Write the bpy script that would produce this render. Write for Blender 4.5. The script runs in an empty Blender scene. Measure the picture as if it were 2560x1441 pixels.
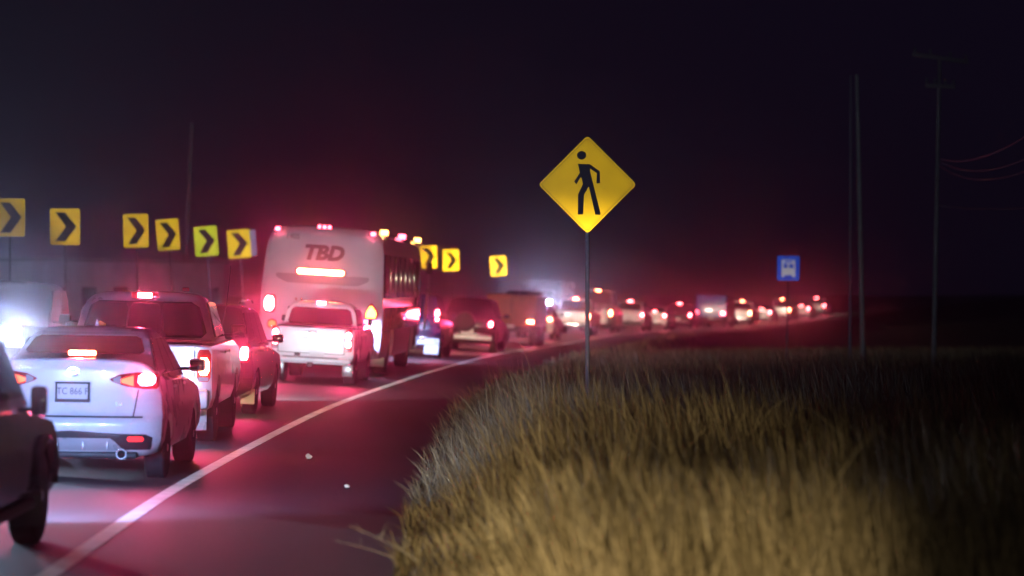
import bpy, bmesh, math, random
from mathutils import Vector, Matrix
random.seed(7)
R = math.radians
SC = bpy.context.scene
C = SC.collection

# ------------------------------------------------------------------ camera
FPX = 6500.0            # focal length in photograph pixels (2560 wide)
CAMZ = 2.0
HY = 707.0              # horizon row in the photograph
cam_d = bpy.data.cameras.new('camera')
cam = bpy.data.objects.new('camera', cam_d)
C.objects.link(cam)
cam_d.sensor_width = 36.0
cam_d.lens = FPX / 2560.0 * 36.0
cam_d.clip_start = 0.1
cam_d.clip_end = 3000
cam.location = (0, 0, CAMZ)
cam.rotation_euler = (R(90) - math.atan((720.5 - HY) / FPX), 0, 0)
cam_d.dof.use_dof = True
cam_d.dof.focus_distance = 34.0
cam_d.dof.aperture_fstop = 1.2
SC.camera = cam

# ------------------------------------------------------------------ world: moonless night sky
w = bpy.data.worlds.new('World')
SC.world = w
w.use_nodes = True
bg = w.node_tree.nodes['Background']
bg.inputs[0].default_value = (0.40, 0.25, 0.78, 1)
bg.inputs[1].default_value = 0.0090

# ------------------------------------------------------------------ render settings
SC.view_settings.view_transform = 'Standard'
SC.view_settings.look = 'None'
SC.view_settings.exposure = 0.0
SC.view_settings.gamma = 1.0
SC.view_settings.use_curve_mapping = False
cy = SC.cycles
cy.use_denoising = True
try:
    cy.denoiser = 'OPENIMAGEDENOISE'
    cy.denoising_input_passes = 'RGB_ALBEDO_NORMAL'
except Exception:
    pass
cy.max_bounces = 4
cy.diffuse_bounces = 1
cy.glossy_bounces = 2
cy.transmission_bounces = 2
cy.transparent_max_bounces = 4
cy.volume_bounces = 0
cy.sample_clamp_indirect = 4.0
cy.use_light_tree = True
cy.caustics_reflective = False
cy.caustics_refractive = False

K_TAIL = 2.7      # brake lamp intensity
K_HEAD = 1.5      # queue headlamp intensity
HAZE = 0.0018

# ------------------------------------------------------------------ road geometry helpers
def hermite(kn):
    xs = [k[0] for k in kn]; ys = [k[1] for k in kn]; n = len(kn)
    m = []
    for i in range(n):
        a = max(i - 1, 0); b = min(i + 1, n - 1)
        m.append((ys[b] - ys[a]) / (xs[b] - xs[a]))
    def f(x):
        if x <= xs[0]: return ys[0] + m[0] * (x - xs[0])
        if x >= xs[-1]: return ys[-1] + m[-1] * (x - xs[-1])
        i = 0
        while x > xs[i + 1]: i += 1
        h = xs[i + 1] - xs[i]; t = (x - xs[i]) / h
        return ((2*t**3 - 3*t*t + 1) * ys[i] + (t**3 - 2*t*t + t) * h * m[i]
                + (-2*t**3 + 3*t*t) * ys[i + 1] + (t**3 - t*t) * h * m[i + 1])
    return f
edgeX = hermite([(-30, -2.7), (0, -3.0), (18, -3.17), (26, -3.3), (40, -3.17), (48, -2.92), (60, -2.25),
                 (72, -1.4), (83, -.5), (102, 1.5), (128, 4.8), (152, 8.6), (183, 15.2), (218, 23.6),
                 (250, 32), (300, 46), (420, 85)])
roadZ = hermite([(-30, 0), (20, 0), (26, -.02), (35, -.06), (55, -.16), (62, -.18), (84, -.3), (102, -.5),
                 (128, -.62), (152, -.85), (175, -1.15), (195, -1.2), (220, -1.2), (250, -1.0), (420, 0)])
bank = hermite([(-30, .012), (20, .012), (30, .022), (45, .045), (60, .06), (130, .06), (200, .04), (300, .02), (420, .01)])
ROAD_L, SHO = 7.5, 2.35
def rz(D, d):
    """height of the paved surface at distance D, d metres left of the white edge line"""
    return roadZ(D) + bank(D) * d
def smooth(a, b, x):
    t = min(1, max(0, (x - a) / (b - a))); return t * t * (3 - 2 * t)
rightZ = hermite([(-30, .15), (14, .12), (30, .05), (45, -.12), (60, -.35), (100, -1.0), (140, -1.95), (180, -2.4), (240, -2.2), (420, -1)])
def groundZ(x, y):
    d = edgeX(y) - x
    if d > ROAD_L:
        k = smooth(0, 6, d - ROAD_L)
        return rz(y, ROAD_L) - .03 - .15 * k + .12 * math.sin(x * .21 + y * .13) * k
    if d < -SHO:
        e = -SHO - d
        k = smooth(0, 1.2, e)
        zz = rz(y, -SHO) - .03
        return zz * (1 - k) + k * (rightZ(y) + .07 * math.sin(x * 1.3 + y * .5) + .06 * math.sin(y * .9 - x * .4)) 
    return rz(y, d) - .05
def px(x, y, D):
    """pixel of the photograph -> point at distance D in front of the camera"""
    return Vector(((x - 1280) * D / FPX, D, CAMZ - (y - HY) * D / FPX))

# ------------------------------------------------------------------ materials
MATS = {}
def nt(m): 
    m.use_nodes = True
    return m.node_tree
def princ(name, col, rough=.5, metal=0.0, coat=0.0, spec=.5, noise=0.0, nscale=30, bump=0.0, bscale=200, trans=0.0):
    if name in MATS: return MATS[name]
    m = bpy.data.materials.new(name); t = nt(m)
    b = t.nodes['Principled BSDF']
    b.inputs['Base Color'].default_value = (*col, 1)
    b.inputs['Roughness'].default_value = rough
    b.inputs['Metallic'].default_value = metal
    b.inputs['Coat Weight'].default_value = coat
    b.inputs['Coat Roughness'].default_value = .06
    b.inputs['Specular IOR Level'].default_value = spec
    if trans: b.inputs['Transmission Weight'].default_value = trans
    if noise or bump:
        tc = t.nodes.new('ShaderNodeTexCoord')
    if noise:
        n = t.nodes.new('ShaderNodeTexNoise'); n.inputs['Scale'].default_value = nscale; n.inputs['Detail'].default_value = 6
        t.links.new(tc.outputs['Object'], n.inputs['Vector'])
        r = t.nodes.new('ShaderNodeValToRGB')
        r.color_ramp.elements[0].position = .3; r.color_ramp.elements[1].position = .7
        r.color_ramp.elements[0].color = (*[c * (1 - noise) for c in col], 1)
        r.color_ramp.elements[1].color = (*[min(1, c * (1 + noise)) for c in col], 1)
        t.links.new(n.outputs['Fac'], r.inputs['Fac'])
        t.links.new(r.outputs['Color'], b.inputs['Base Color'])
        mr = t.nodes.new('ShaderNodeMapRange')
        mr.inputs['To Min'].default_value = max(.02, rough - .12); mr.inputs['To Max'].default_value = min(1, rough + .14)
        t.links.new(n.outputs['Fac'], mr.inputs['Value']); t.links.new(mr.outputs['Result'], b.inputs['Roughness'])
    if bump:
        n2 = t.nodes.new('ShaderNodeTexNoise'); n2.inputs['Scale'].default_value = bscale; n2.inputs['Detail'].default_value = 3
        t.links.new(tc.outputs['Object'], n2.inputs['Vector'])
        bp = t.nodes.new('ShaderNodeBump'); bp.inputs['Strength'].default_value = bump; bp.inputs['Distance'].default_value = .01
        t.links.new(n2.outputs['Fac'], bp.inputs['Height']); t.links.new(bp.outputs['Normal'], b.inputs['Normal'])
    MATS[name] = m
    return m
def emit(name, col, s):
    if name in MATS: return MATS[name]
    m = bpy.data.materials.new(name); t = nt(m)
    b = t.nodes['Principled BSDF']
    b.inputs['Base Color'].default_value = (*[min(1, c * .6) for c in col], 1)
    b.inputs['Roughness'].default_value = .2
    b.inputs['Emission Color'].default_value = (*col, 1)
    b.inputs['Emission Strength'].default_value = s
    m.cycles.emission_sampling = 'NONE'
    MATS[name] = m
    return m
def retro(name, col, gain, alpha=.03, rough=.45, noise=.12):
    """retroreflective sheeting: a diffuse sheet whose glass beads send light back to where it came from"""
    if name in MATS: return MATS[name]
    m = bpy.data.materials.new(name); t = nt(m)
    b = t.nodes['Principled BSDF']; out = t.nodes['Material Output']
    b.inputs['Base Color'].default_value = (*col, 1); b.inputs['Roughness'].default_value = rough
    g = t.nodes.new('ShaderNodeBsdfAnisotropic') if False else t.nodes.new('ShaderNodeBsdfGlossy')
    g.inputs['Roughness'].default_value = math.sqrt(alpha)
    geo = t.nodes.new('ShaderNodeNewGeometry')
    t.links.new(geo.outputs['Incoming'], g.inputs['Normal'])
    n = t.nodes.new('ShaderNodeTexNoise'); n.inputs['Scale'].default_value = 3.0; n.inputs['Detail'].default_value = 5
    tc = t.nodes.new('ShaderNodeTexCoord'); t.links.new(tc.outputs['Object'], n.inputs['Vector'])
    r = t.nodes.new('ShaderNodeValToRGB')
    r.color_ramp.elements[0].position = .3; r.color_ramp.elements[1].position = .7
    r.color_ramp.elements[0].color = (*[c * (1 - noise) for c in col], 1); r.color_ramp.elements[1].color = (*col, 1)
    t.links.new(n.outputs['Fac'], r.inputs['Fac'])
    t.links.new(r.outputs['Color'], b.inputs['Base Color']); t.links.new(r.outputs['Color'], g.inputs['Color'])
    mx = t.nodes.new('ShaderNodeMixShader'); mx.inputs[0].default_value = gain
    t.links.new(b.outputs[0], mx.inputs[1]); t.links.new(g.outputs[0], mx.inputs[2])
    t.links.new(mx.outputs[0], out.inputs['Surface'])
    MATS[name] = m
    return m

def paint(name, col, rough=.28, metal=.0):
    return princ('paint_' + name, col, rough, metal, coat=.8, noise=.06, nscale=3.0)
M_glass = princ('tinted_glass', (.012, .012, .016), .06, 0, 0, .7)
M_tyre = princ('tyre_rubber', (.022, .022, .024), .8, noise=.3, nscale=20)
M_rim = princ('alloy_rim', (.45, .45, .47), .3, .9)
M_chrome = princ('chrome', (.75, .75, .78), .12, 1.0)
M_plas = princ('black_plastic', (.02, .02, .022), .5, noise=.2, nscale=15)
M_seam = princ('seam_gap', (.006, .006, .007), .9)  # flush near-black strips: shadow of the panel gaps put in as colour
M_lens = princ('red_lens', (.35, .008, .012), .12, 0, .8)
M_amber = princ('amber_lens', (.6, .18, .02), .15, 0, .8)
M_clear = princ('clear_lens', (.55, .55, .6), .1, .4, .8)
M_brake = emit('brake_lamp_glow', (1, .075, .085), 130)
M_brake_o = emit('brake_lamp_orange_glow', (1, .17, .07), 110)
M_tail = emit('tail_lamp_glow', (1, .10, .03), 4.5)
M_refl_glow = emit('reflector_glow', (1, .04, .05), 1.6)
M_head = emit('headlamp_glow', (.70, .85, 1.0), 120)
M_mark_r = emit('marker_red_glow', (1, .10, .16), 11)
M_mark_a = emit('marker_amber_glow', (1, .42, .10), 11)
M_plate = retro('plate_white', (.62, .64, .66), .006, .05)
M_ink = princ('plate_ink', (.10, .11, .16), .6)
M_steel = princ('galvanised_steel', (.17, .16, .17), .7, .2, noise=.2, nscale=8)
M_conc = princ('pole_concrete', (.30, .29, .28), .85, noise=.2, nscale=4, bump=.3)

# ------------------------------------------------------------------ mesh helpers
def tag(o, label=None, cat=None, group=None, kind=None):
    if label: o['label'] = label
    if cat: o['category'] = cat
    if group: o['group'] = group
    if kind: o['kind'] = kind
    return o
def mesh_obj(name, verts, faces, mat, parent=None, sharp=38, smooth_=True):
    me = bpy.data.meshes.new(name)
    me.from_pydata([tuple(v) for v in verts], [], faces)
    bm = bmesh.new(); bm.from_mesh(me)
    bmesh.ops.recalc_face_normals(bm, faces=bm.faces)
    bm.to_mesh(me); bm.free()
    if smooth_:
        me.polygons.foreach_set('use_smooth', [True] * len(me.polygons))
        me.set_sharp_from_angle(angle=R(sharp))
    if mat: me.materials.append(mat)
    o = bpy.data.objects.new(name, me)
    C.objects.link(o)
    if parent: o.parent = parent
    return o
def empty(name, loc=(0, 0, 0), rot=(0, 0, 0)):
    o = bpy.data.objects.new(name, None); C.objects.link(o)
    o.location = loc; o.rotation_euler = rot; o.empty_display_size = .2
    return o
class MB:
    def __init__(s): s.v = []; s.f = []
    def add(s, v, f):
        n = len(s.v); s.v += [Vector(p) for p in v]; s.f += [tuple(i + n for i in q) for q in f]; return s
    def box(s, c, size, bev=0.0, rot=None):
        bm = bmesh.new(); bmesh.ops.create_cube(bm, size=1)
        bmesh.ops.scale(bm, vec=size, verts=bm.verts)
        if bev: bmesh.ops.bevel(bm, geom=bm.edges[:], offset=bev, segments=2, affect='EDGES', profile=.5)
        if rot: bmesh.ops.rotate(bm, verts=bm.verts, matrix=rot)
        bmesh.ops.translate(bm, vec=c, verts=bm.verts)
        bm.verts.index_update()
        s.add([v.co.copy() for v in bm.verts], [[v.index for v in f.verts] for f in bm.faces]); bm.free(); return s
    def tube(s, pts, r, n=8, r1=None):
        pts = [Vector(p) for p in pts]; k = len(pts)
        vs = []; fs = []
        for i, p in enumerate(pts):
            a = pts[max(i - 1, 0)]; b = pts[min(i + 1, k - 1)]
            t = (b - a).normalized()
            up = Vector((0, 0, 1)) if abs(t.z) < .9 else Vector((1, 0, 0))
            u = t.cross(up).normalized(); v = t.cross(u)
            rr = r if r1 is None else r + (r1 - r) * i / (k - 1)
            for j in range(n):
                an = 2 * math.pi * j / n
                vs.append(p + (u * math.cos(an) + v * math.sin(an)) * rr)
        for i in range(k - 1):
            for j in range(n):
                fs.append((i*n + j, i*n + (j+1) % n, (i+1)*n + (j+1) % n, (i+1)*n + j))
        fs.append(tuple(range(n))); fs.append(tuple((k-1)*n + j for j in range(n)))
        return s.add(vs, fs)
    def lathe_x(s, prof, c, n=28):
        """profile (x, r) revolved about the x axis through c"""
        vs = []; fs = []; k = len(prof)
        for j in range(n):
            an = 2 * math.pi * j / n
            for (x, r) in prof: vs.append((c[0] + x, c[1] + r * math.cos(an), c[2] + r * math.sin(an)))
        for j in range(n):
            for i in range(k - 1):
                a = j*k + i; b = ((j+1) % n)*k + i
                fs.append((a, a+1, b+1, b))
        fs.append(tuple(j*k for j in range(n))); fs.append(tuple(j*k + k-1 for j in range(n)))
        return s.add(vs, fs)
    def prism(s, outline, o, u, v, nrm, depth):
        """2-D outline in the plane (o,u,v), front at o, extruded backwards by depth along -nrm"""
        o, u, v, nrm = Vector(o), Vector(u), Vector(v), Vector(nrm)
        n = len(outline)
        f_ = [o + u*a + v*b for a, b in outline]; b_ = [p - nrm*depth for p in f_]
        return s.add(f_ + b_, [tuple(range(n)), tuple(range(2*n-1, n-1, -1))] + [(i, (i+1) % n, n + (i+1) % n, n + i) for i in range(n)])
    def build(s, name, mat, parent=None, sharp=38, smooth_=True): return mesh_obj(name, s.v, s.f, mat, parent, sharp, smooth_)

def rnd(poly, r, n=4, closed=True):
    """fillet the corners of a 2-D polygon; r is one radius or a list"""
    out = []; k = len(poly)
    for i in range(k):
        p = Vector(poly[i]).to_2d(); rr = r[i] if isinstance(r, (list, tuple)) else r
        if rr <= 0 or (not closed and i in (0, k-1)): out.append((p.x, p.y)); continue
        a = Vector(poly[i-1]).to_2d() - p; b = Vector(poly[(i+1) % k]).to_2d() - p
        la, lb = a.length, b.length
        d = min(rr, la*.48, lb*.48)
        if d < 1e-5: out.append((p.x, p.y)); continue
        A = p + a/la*d; B = p + b/lb*d
        for j in range(n + 1):
            t = j / n; q = A*(1-t)**2 + p*2*t*(1-t) + B*t*t
            out.append((q.x, q.y))
    return out
def rrect(cx, cz, w_, h_, r, n=4):
    return rnd([(cx-w_/2, cz-h_/2), (cx+w_/2, cz-h_/2), (cx+w_/2, cz+h_/2), (cx-w_/2, cz+h_/2)], r, n)

def wfun(kn):
    def f(z):
        if z <= kn[0][0]: return kn[0][1]
        for (a, b), (c, d) in zip(kn, kn[1:]):
            if z <= c: return b + (d - b) * (z - a) / (c - a)
        return kn[-1][1]
    return f
TS = [0, .3, .55, .75, .87, .94, .98, 1.0]
TS = [-t for t in TS[:0:-1]] + TS
class Shell:
    """a body skin lofted across the vehicle: side profile (y,z) swept in x with rounded plan corners and shoulders"""
    def __init__(s, prof, W, L, ey=(.06, .16), ez=(.015, .07), zmid=.7, ezb=.05):
        s.prof, s.W, s.L, s.ey, s.ez, s.zm, s.ezb = prof, wfun(W), L, ey, ez, zmid, ezb
        s.zmax = max(p[1] for p in prof); s.zmin = min(p[1] for p in prof)
    def insy(s, t): return s.ey[0]*t*t + s.ey[1]*abs(t)**9
    def insz(s, t): return s.ez[0]*t*t + s.ez[1]*abs(t)**12
    def pt(s, t, y, z):
        f = (y - s.L/2) / (s.L/2); g = max(-1, min(1, f))
        wy = max(0, (abs(g) - .55) / .45)
        wz = smooth(s.zm, s.zmax, z); wb = 1 - smooth(s.zmin, s.zmin + .25, z)
        return (t * s.W(z), y - math.copysign(wy * s.insy(t), g), z - wz*s.insz(t) + wb*s.ezb*abs(t)**10)
    def build(s, name, mat, parent):
        n = len(s.prof); vs = []; fs = []
        for t in TS:
            for (y, z) in s.prof: vs.append(s.pt(t, y, z))
        for i in range(len(TS)-1):
            for j in range(n):
                fs.append((i*n + j, i*n + (j+1) % n, (i+1)*n + (j+1) % n, (i+1)*n + j))
        fs.append(tuple(range(n))); fs.append(tuple((len(TS)-1)*n + j for j in range(n)))
        return mesh_obj(name, vs, fs, mat, parent, 30)
    def rear(s, x, z):
        """y of the rear skin at (x,z)"""
        best = None; n = len(s.prof)
        for i in range(n):
            (y0, z0), (y1, z1) = s.prof[i], s.prof[(i+1) % n]
            if abs(z1 - z0) < 1e-6: continue
            t = (z - z0) / (z1 - z0)
            if -1e-6 <= t <= 1 + 1e-6:
                y = y0 + (y1 - y0)*t
                if best is None or y < best: best = y
        if best is None: best = 0
        t = max(-1, min(1, x / s.W(z)))
        return s.pt(t, best, z)[1]
    def patch(s, name, outline, mat, parent, off=.012, depth=.06, rows=7, cols=9):
        """a panel that hugs the rear skin, outline in (x,z)"""
        zs = [p[1] for p in outline]; z0, z1 = min(zs), max(zs); k = len(outline)
        vs = []; fs = []
        for r in range(rows + 1):
            z = z0 + (z1 - z0) * (r / rows); zq = min(max(z, z0 + 1e-4), z1 - 1e-4)
            xs = []
            for i in range(k):
                (xa, za), (xb, zb) = outline[i], outline[(i+1) % k]
                if (za - zq) * (zb - zq) <= 0 and abs(za - zb) > 1e-9: xs.append(xa + (xb - xa) * (zq - za) / (zb - za))
            xa, xb = min(xs), max(xs)
            for c in range(cols + 1):
                x = xa + (xb - xa) * c / cols
                vs.append((x, s.rear(x, z) - off, z))
        m = cols + 1; N = len(vs)
        for r in range(rows):
            for c in range(cols): fs.append((r*m + c, r*m + c+1, (r+1)*m + c+1, (r+1)*m + c))
        rim = [c for c in range(m)] + [r*m + cols for r in range(1, rows+1)] + [rows*m + c for c in range(cols-1, -1, -1)] + [r*m for r in range(rows-1, 0, -1)]
        for i in rim: vs.append((vs[i][0], vs[i][1] + depth, vs[i][2]))
        q = len(rim)
        for i in range(q): fs.append((rim[i], rim[(i+1) % q], N + (i+1) % q, N + i))
        return mesh_obj(name, vs, fs, mat, parent, 40)

def arch(yc, r, zb, n=9):
    """points of a wheel opening met while walking the sill from front to rear"""
    h = zb - r*.0
    a0 = math.asin(min(.98, max(-.9, (zb - .33) / r)))
    return [(yc + r*math.cos(a0 + (math.pi - 2*a0)*i/n), .33 + r*math.sin(a0 + (math.pi - 2*a0)*i/n)) for i in range(n+1)]

def wheel(parent, x, y, r, wd, side, rim=None):
    p = [(-wd/2, r*.62), (-wd/2, r*.90), (-wd/2 + .02, r*.985), (-wd*.2, r), (wd*.2, r), (wd/2 - .02, r*.985), (wd/2, r*.90), (wd/2, r*.62)]
    t = MB().lathe_x(p, (x, y, r)).build('wheel', M_tyre, parent)
    m = MB(); xo = x + side*(wd/2 - .025)
    m.lathe_x([(-.03, r*.64), (.02, r*.64), (.02, r*.56), (-.015, r*.52)] if side > 0 else [(.03, r*.64), (-.02, r*.64), (-.02, r*.56), (.015, r*.52)], (xo, y, r), 24)
    for k in range(5):
        a = 2*math.pi*k/5 + .3
        m.box((xo + side*.008, y + math.cos(a)*r*.32, r + math.sin(a)*r*.32), (.03, r*.58, r*.15), .006, Matrix.Rotation(a, 3, 'X'))
    m.lathe_x([(-.02, r*.12), (.03, r*.12), (.035, r*.08)] if side > 0 else [(.02, r*.12), (-.03, r*.12), (-.035, r*.08)], (xo, y, r), 14)
    m.build('rim', rim or M_rim, t)
    return t
def spot(parent, loc, fwd, col, inten, cone, blend=.6, radius=.03, tilt=0.0, yaw=0.0):
    l = bpy.data.lights.new('lamp_beam', 'SPOT')
    l.energy = 4*math.pi*inten; l.color = col; l.spot_size = R(cone); l.spot_blend = blend; l.shadow_soft_size = radius
    o = bpy.data.objects.new('lamp_beam', l); C.objects.link(o)
    o.parent = parent; o.location = loc
    # a spot shines along its local -Z
    o.rotation_euler = (R(90) - tilt, 0, -yaw) if fwd else (R(90) - tilt, 0, R(180) - yaw)
    return o
RED = (1, .045, .20)
WARM = (1, .78, .55); COOL = (.45, .55, 1.0)

def text_mesh(name, s, size, mat, parent, loc, rot=(R(90), 0, 0), shear=0.0, depth=.004, bold=0.0, sx=1.0):
    cu = bpy.data.curves.new('lettering', 'FONT'); cu.body = s; cu.size = size; cu.align_x = 'CENTER'; cu.align_y = 'CENTER'
    cu.extrude = depth; cu.shear = shear; cu.offset = bold; cu.resolution_u = 3
    o = bpy.data.objects.new('tmp', cu); C.objects.link(o)
    me = bpy.data.meshes.new_from_object(o.evaluated_get(bpy.context.evaluated_depsgraph_get()))
    bpy.data.objects.remove(o); bpy.data.curves.remove(cu)
    me.name = name; me.materials.clear(); me.materials.append(mat)
    q = bpy.data.objects.new(name, me); C.objects.link(q); q.parent = parent; q.location = loc; q.rotation_euler = rot; q.scale = (sx, 1, 1)
    return q

def place(o, D, X, flip=False, yaw=0.0, lift=0.0):
    s = (edgeX(D + 2) - edgeX(D - 2)) / 4; g = (roadZ(D + 3) - roadZ(D - 1)) / 4
    d = edgeX(D) - X
    a = math.atan(s) + yaw
    m = Matrix.Rotation(-a, 4, 'Z') @ Matrix.Rotation(math.atan(g), 4, 'X') @ Matrix.Rotation(math.atan(bank(D)), 4, 'Y')
    if flip: m = m @ Matrix.Rotation(math.pi, 4, 'Z')
    o.matrix_world = Matrix.Translation((X, D, rz(D, d) - .014 + lift)) @ m
    return o

# ------------------------------------------------------------------ vehicle builder
def mirror(root, x, y, z, side, mat, wd=.20, h=.15):
    m = MB().box((x + side*(.09 + wd/2), y, z), (wd, .10, h), .03).build('door_mirror', mat, root)
    MB().box((x + side*.05, y + .02, z - h*.3), (.12, .05, .04), .01).build('mirror_arm', M_plas, m)
    MB().box((x + side*(.09 + wd/2), y - .0505, z), (wd*.82, .006, h*.78), .002).build('mirror_glass', M_glass, m)
def plate(root, sh, x, z, txt=None, wd=.31, h=.16, off=.03, frame=True):
    p = sh.patch('license_plate', rrect(x, z, wd, h, .012), M_plate, root, off, .02, 2, 2)
    y = sh.rear(x, z) - off
    if frame:
        m = MB()
        for (cx, cz, a, b) in ((x, z + h/2 + .006, wd + .04, .018), (x, z - h/2 - .012, wd + .04, .032), (x - wd/2 - .008, z, .018, h), (x + wd/2 + .008, z, .018, h)):
            m.box((cx, y - .004, cz), (a, .016, b), .003)
        m.build('plate_frame', M_plas, p)
    if txt: text_mesh('lettering', txt, h*.60, M_ink, p, (x, y - .004, z), depth=.002, sx=.86)
    return p

def lamp(root, sh, outline, mat_lens, core=None, core_mat=None, off=.014, name='tail_light', extra=()):
    t = sh.patch(name, outline, mat_lens, root, off, .07)
    if core: sh.patch('brake_lamp', core, core_mat or M_brake, t, off + .008, .03, 4, 5)
    for (o_, m_) in extra: sh.patch('lamp_segment', o_, m_, t, off + .006, .03, 3, 4)
    return t
def flipx(o): return [(-x, z) for x, z in o]

def windows(root, gh, spec, mat=M_glass, frame=None):
    pass

def make_car(name, P):
    """sedan / hatchback / SUV / van from a parameter set; origin at the rear bumper on the ground, +Y forward"""
    root = empty(name)
    L, Wd, H = P['L'], P['W']/2, P['H']
    belt, deck = P['belt'], P['deck']
    r = P.get('r', .32); clr = P.get('clr', .24)
    yr, yf = P['yr'], P['yf']; ar = r + .06
    back = P['back']                      # rear outline from bumper bottom up to the deck edge, (y,z)
    hood = P.get('hood', belt - .06)
    prof = rnd(back, .03, 2, closed=False)
    prof += [(P['yg0'] + .02, deck + .0), (P['yg0'] + .7, belt + .06), (P['yg1'], belt), (P['yg1'] + .1, hood + .03)]
    prof += rnd([(P['yg1'] + .3, hood), (L - .32, hood - .13), (L - .06, hood - .32), (L, .52), (L - .03, .34), (L - .16, clr)], .10, 3, closed=False)
    prof += arch(yf, ar, clr) + arch(yr, ar, clr)
    Wk = [(clr, Wd*.93), (.42, Wd*.985), (.62, Wd), (belt*.86, Wd*.985), (belt, Wd*.94), (deck + .05, Wd*P.get('deckw', .9))]
    sh = Shell(prof, Wk, L, P.get('ey', (.06, .16)), P.get('ez', (.02, .07)), zmid=belt*.75)
    body = sh.build('body', P['paint'], root)
    MB().box((0, L/2, clr + .14), (Wd*1.5, L - .5, .26), .02).build('underbody', M_plas, root)
    # greenhouse
    g0, g1, rr0, rr1 = P['yg0'], P['yg1'], P['yr0'], P['yr1']
    zb = P.get('gb', belt - .02)
    gp = rnd([(g0, min(deck, belt + .06) - .03), (rr0, H - .03), ((rr0 + rr1)/2, H), (rr1, H - .03), (g1, belt - .03)], [0, .18, .3, .18, 0], 5)
    gw = P.get('gw', .90)
    Gk = [(zb - .03, Wd*gw), (belt + .05, Wd*(gw - .015)), (H - .12, Wd*P.get('rw', .73)), (H, Wd*(P.get('rw', .73) - .04))]
    gh = Shell(gp, Gk, g0 + g1, (.03, .10), (.02, .05), zmid=(belt + H)/2, ezb=0)
    gh.build('cabin', P.get('roofpaint', P['paint']), root)
    # rear window
    z0, z1 = P.get('rwz', (deck + .03, H - .10))
    wb, wt = gh.W(z0)*.90, gh.W(z1)*.86
    rwin = gh.patch('rear_window', rnd([(-wb, z0), (wb, z0), (wt, z1), (-wt, z1)], .05), M_glass, root, .006, .02)
    # side windows, each pane its own piece
    for sd in (1, -1):
        def sp(y, z, off=.006): return Vector((sd*(gh.W(z)*.998 + off), y, z))
        za, zt = belt + .045, H - .13
        def ylim(z):
            fa = (z - belt) / (H - belt); return g0 + (rr0 - g0)*fa, g1 + (rr1 - g1)*fa
        cuts = P.get('cuts', (.04, .36, .66, .97)); vs = None
        for a, b in zip(cuts, cuts[1:]):
            q = []
            for (z, k) in ((za, a), (za, b), (zt, b), (zt, a)):
                y0, y1 = ylim(z); kk = k + (.012 if k == a else -.012)
                q.append(sp(y0 + .10 + (y1 - y0 - .2)*kk, z))
            qi = [p - Vector((sd*.03, 0, 0)) for p in q]
            mesh_obj('side_window', q + qi, [(0, 1, 2, 3), (4, 5, 6, 7), (0, 1, 5, 4), (1, 2, 6, 5), (2, 3, 7, 6), (3, 0, 4, 7)], M_glass, root, 30)
        # door handles and a door seam
        for yh in P.get('handles', (rr0 + .35, rr0 + 1.3)):
            MB().box((sd*(sh.W(belt - .1) + .006), yh, belt - .1), (.03, .16, .03), .008).build('door_handle', P['paint'] if not P.get('chrome') else M_chrome, root)
    # windscreen
    zz0, zz1 = belt + .03, H - .09
    n = 6; vs = []
    for i in range(n + 1):
        for j in range(n + 1):
            z = zz0 + (zz1 - zz0)*j/n; f = (z - belt + .03)/(H - belt); y = g1 + (rr1 - g1)*f + .012
            x = (-1 + 2*i/n)*gh.W(z)*.9
            vs.append((x, y - .03*(x/gh.W(z))**2, z))
    mesh_obj('windscreen', vs, [(i*(n+1)+j, (i+1)*(n+1)+j, (i+1)*(n+1)+j+1, i*(n+1)+j+1) for i in range(n) for j in range(n)], M_glass, root)
    for sd in (1, -1):
        mirror(root, sd*Wd*P.get('mx', .90), g1 - .42, belt + P.get('mz', .09), sd, P.get('mirror', P['paint']), *P.get('msz', (.18, .14)))
        wheel(root, sd*(Wd - .125), yr, r, .21, sd, P.get('rim')); wheel(root, sd*(Wd - .125), yf, r, .21, sd, P.get('rim'))
        # headlamps
        hl = MB().box((sd*Wd*.72, L - .10, hood - .22), (.34, .12, .14), .04).build('headlight', M_clear, root)
        if P.get('head'):
            MB().box((sd*Wd*.74, L - .03, hood - .22), (.14, .03, .09), .012).build('lamp_bulb', M_head, hl)
            I, col = P['head']
            spot(root, (sd*Wd*.74, L + .05, hood - .22), True, col, I*K_HEAD, P.get('hcone', 95), .8, .04, R(P.get('htilt', 1.5)))
    MB().box((0, L - .01, .46), (Wd*1.1, .03, .16), .01).build('grille', M_plas, root)
    return root, sh, gh, body

def brake_spots(root, pts, I, cone=150):
    for (x, y, z) in pts: spot(root, (x, y - .10, z), False, RED, I*K_TAIL, cone, .9, .035)

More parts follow.
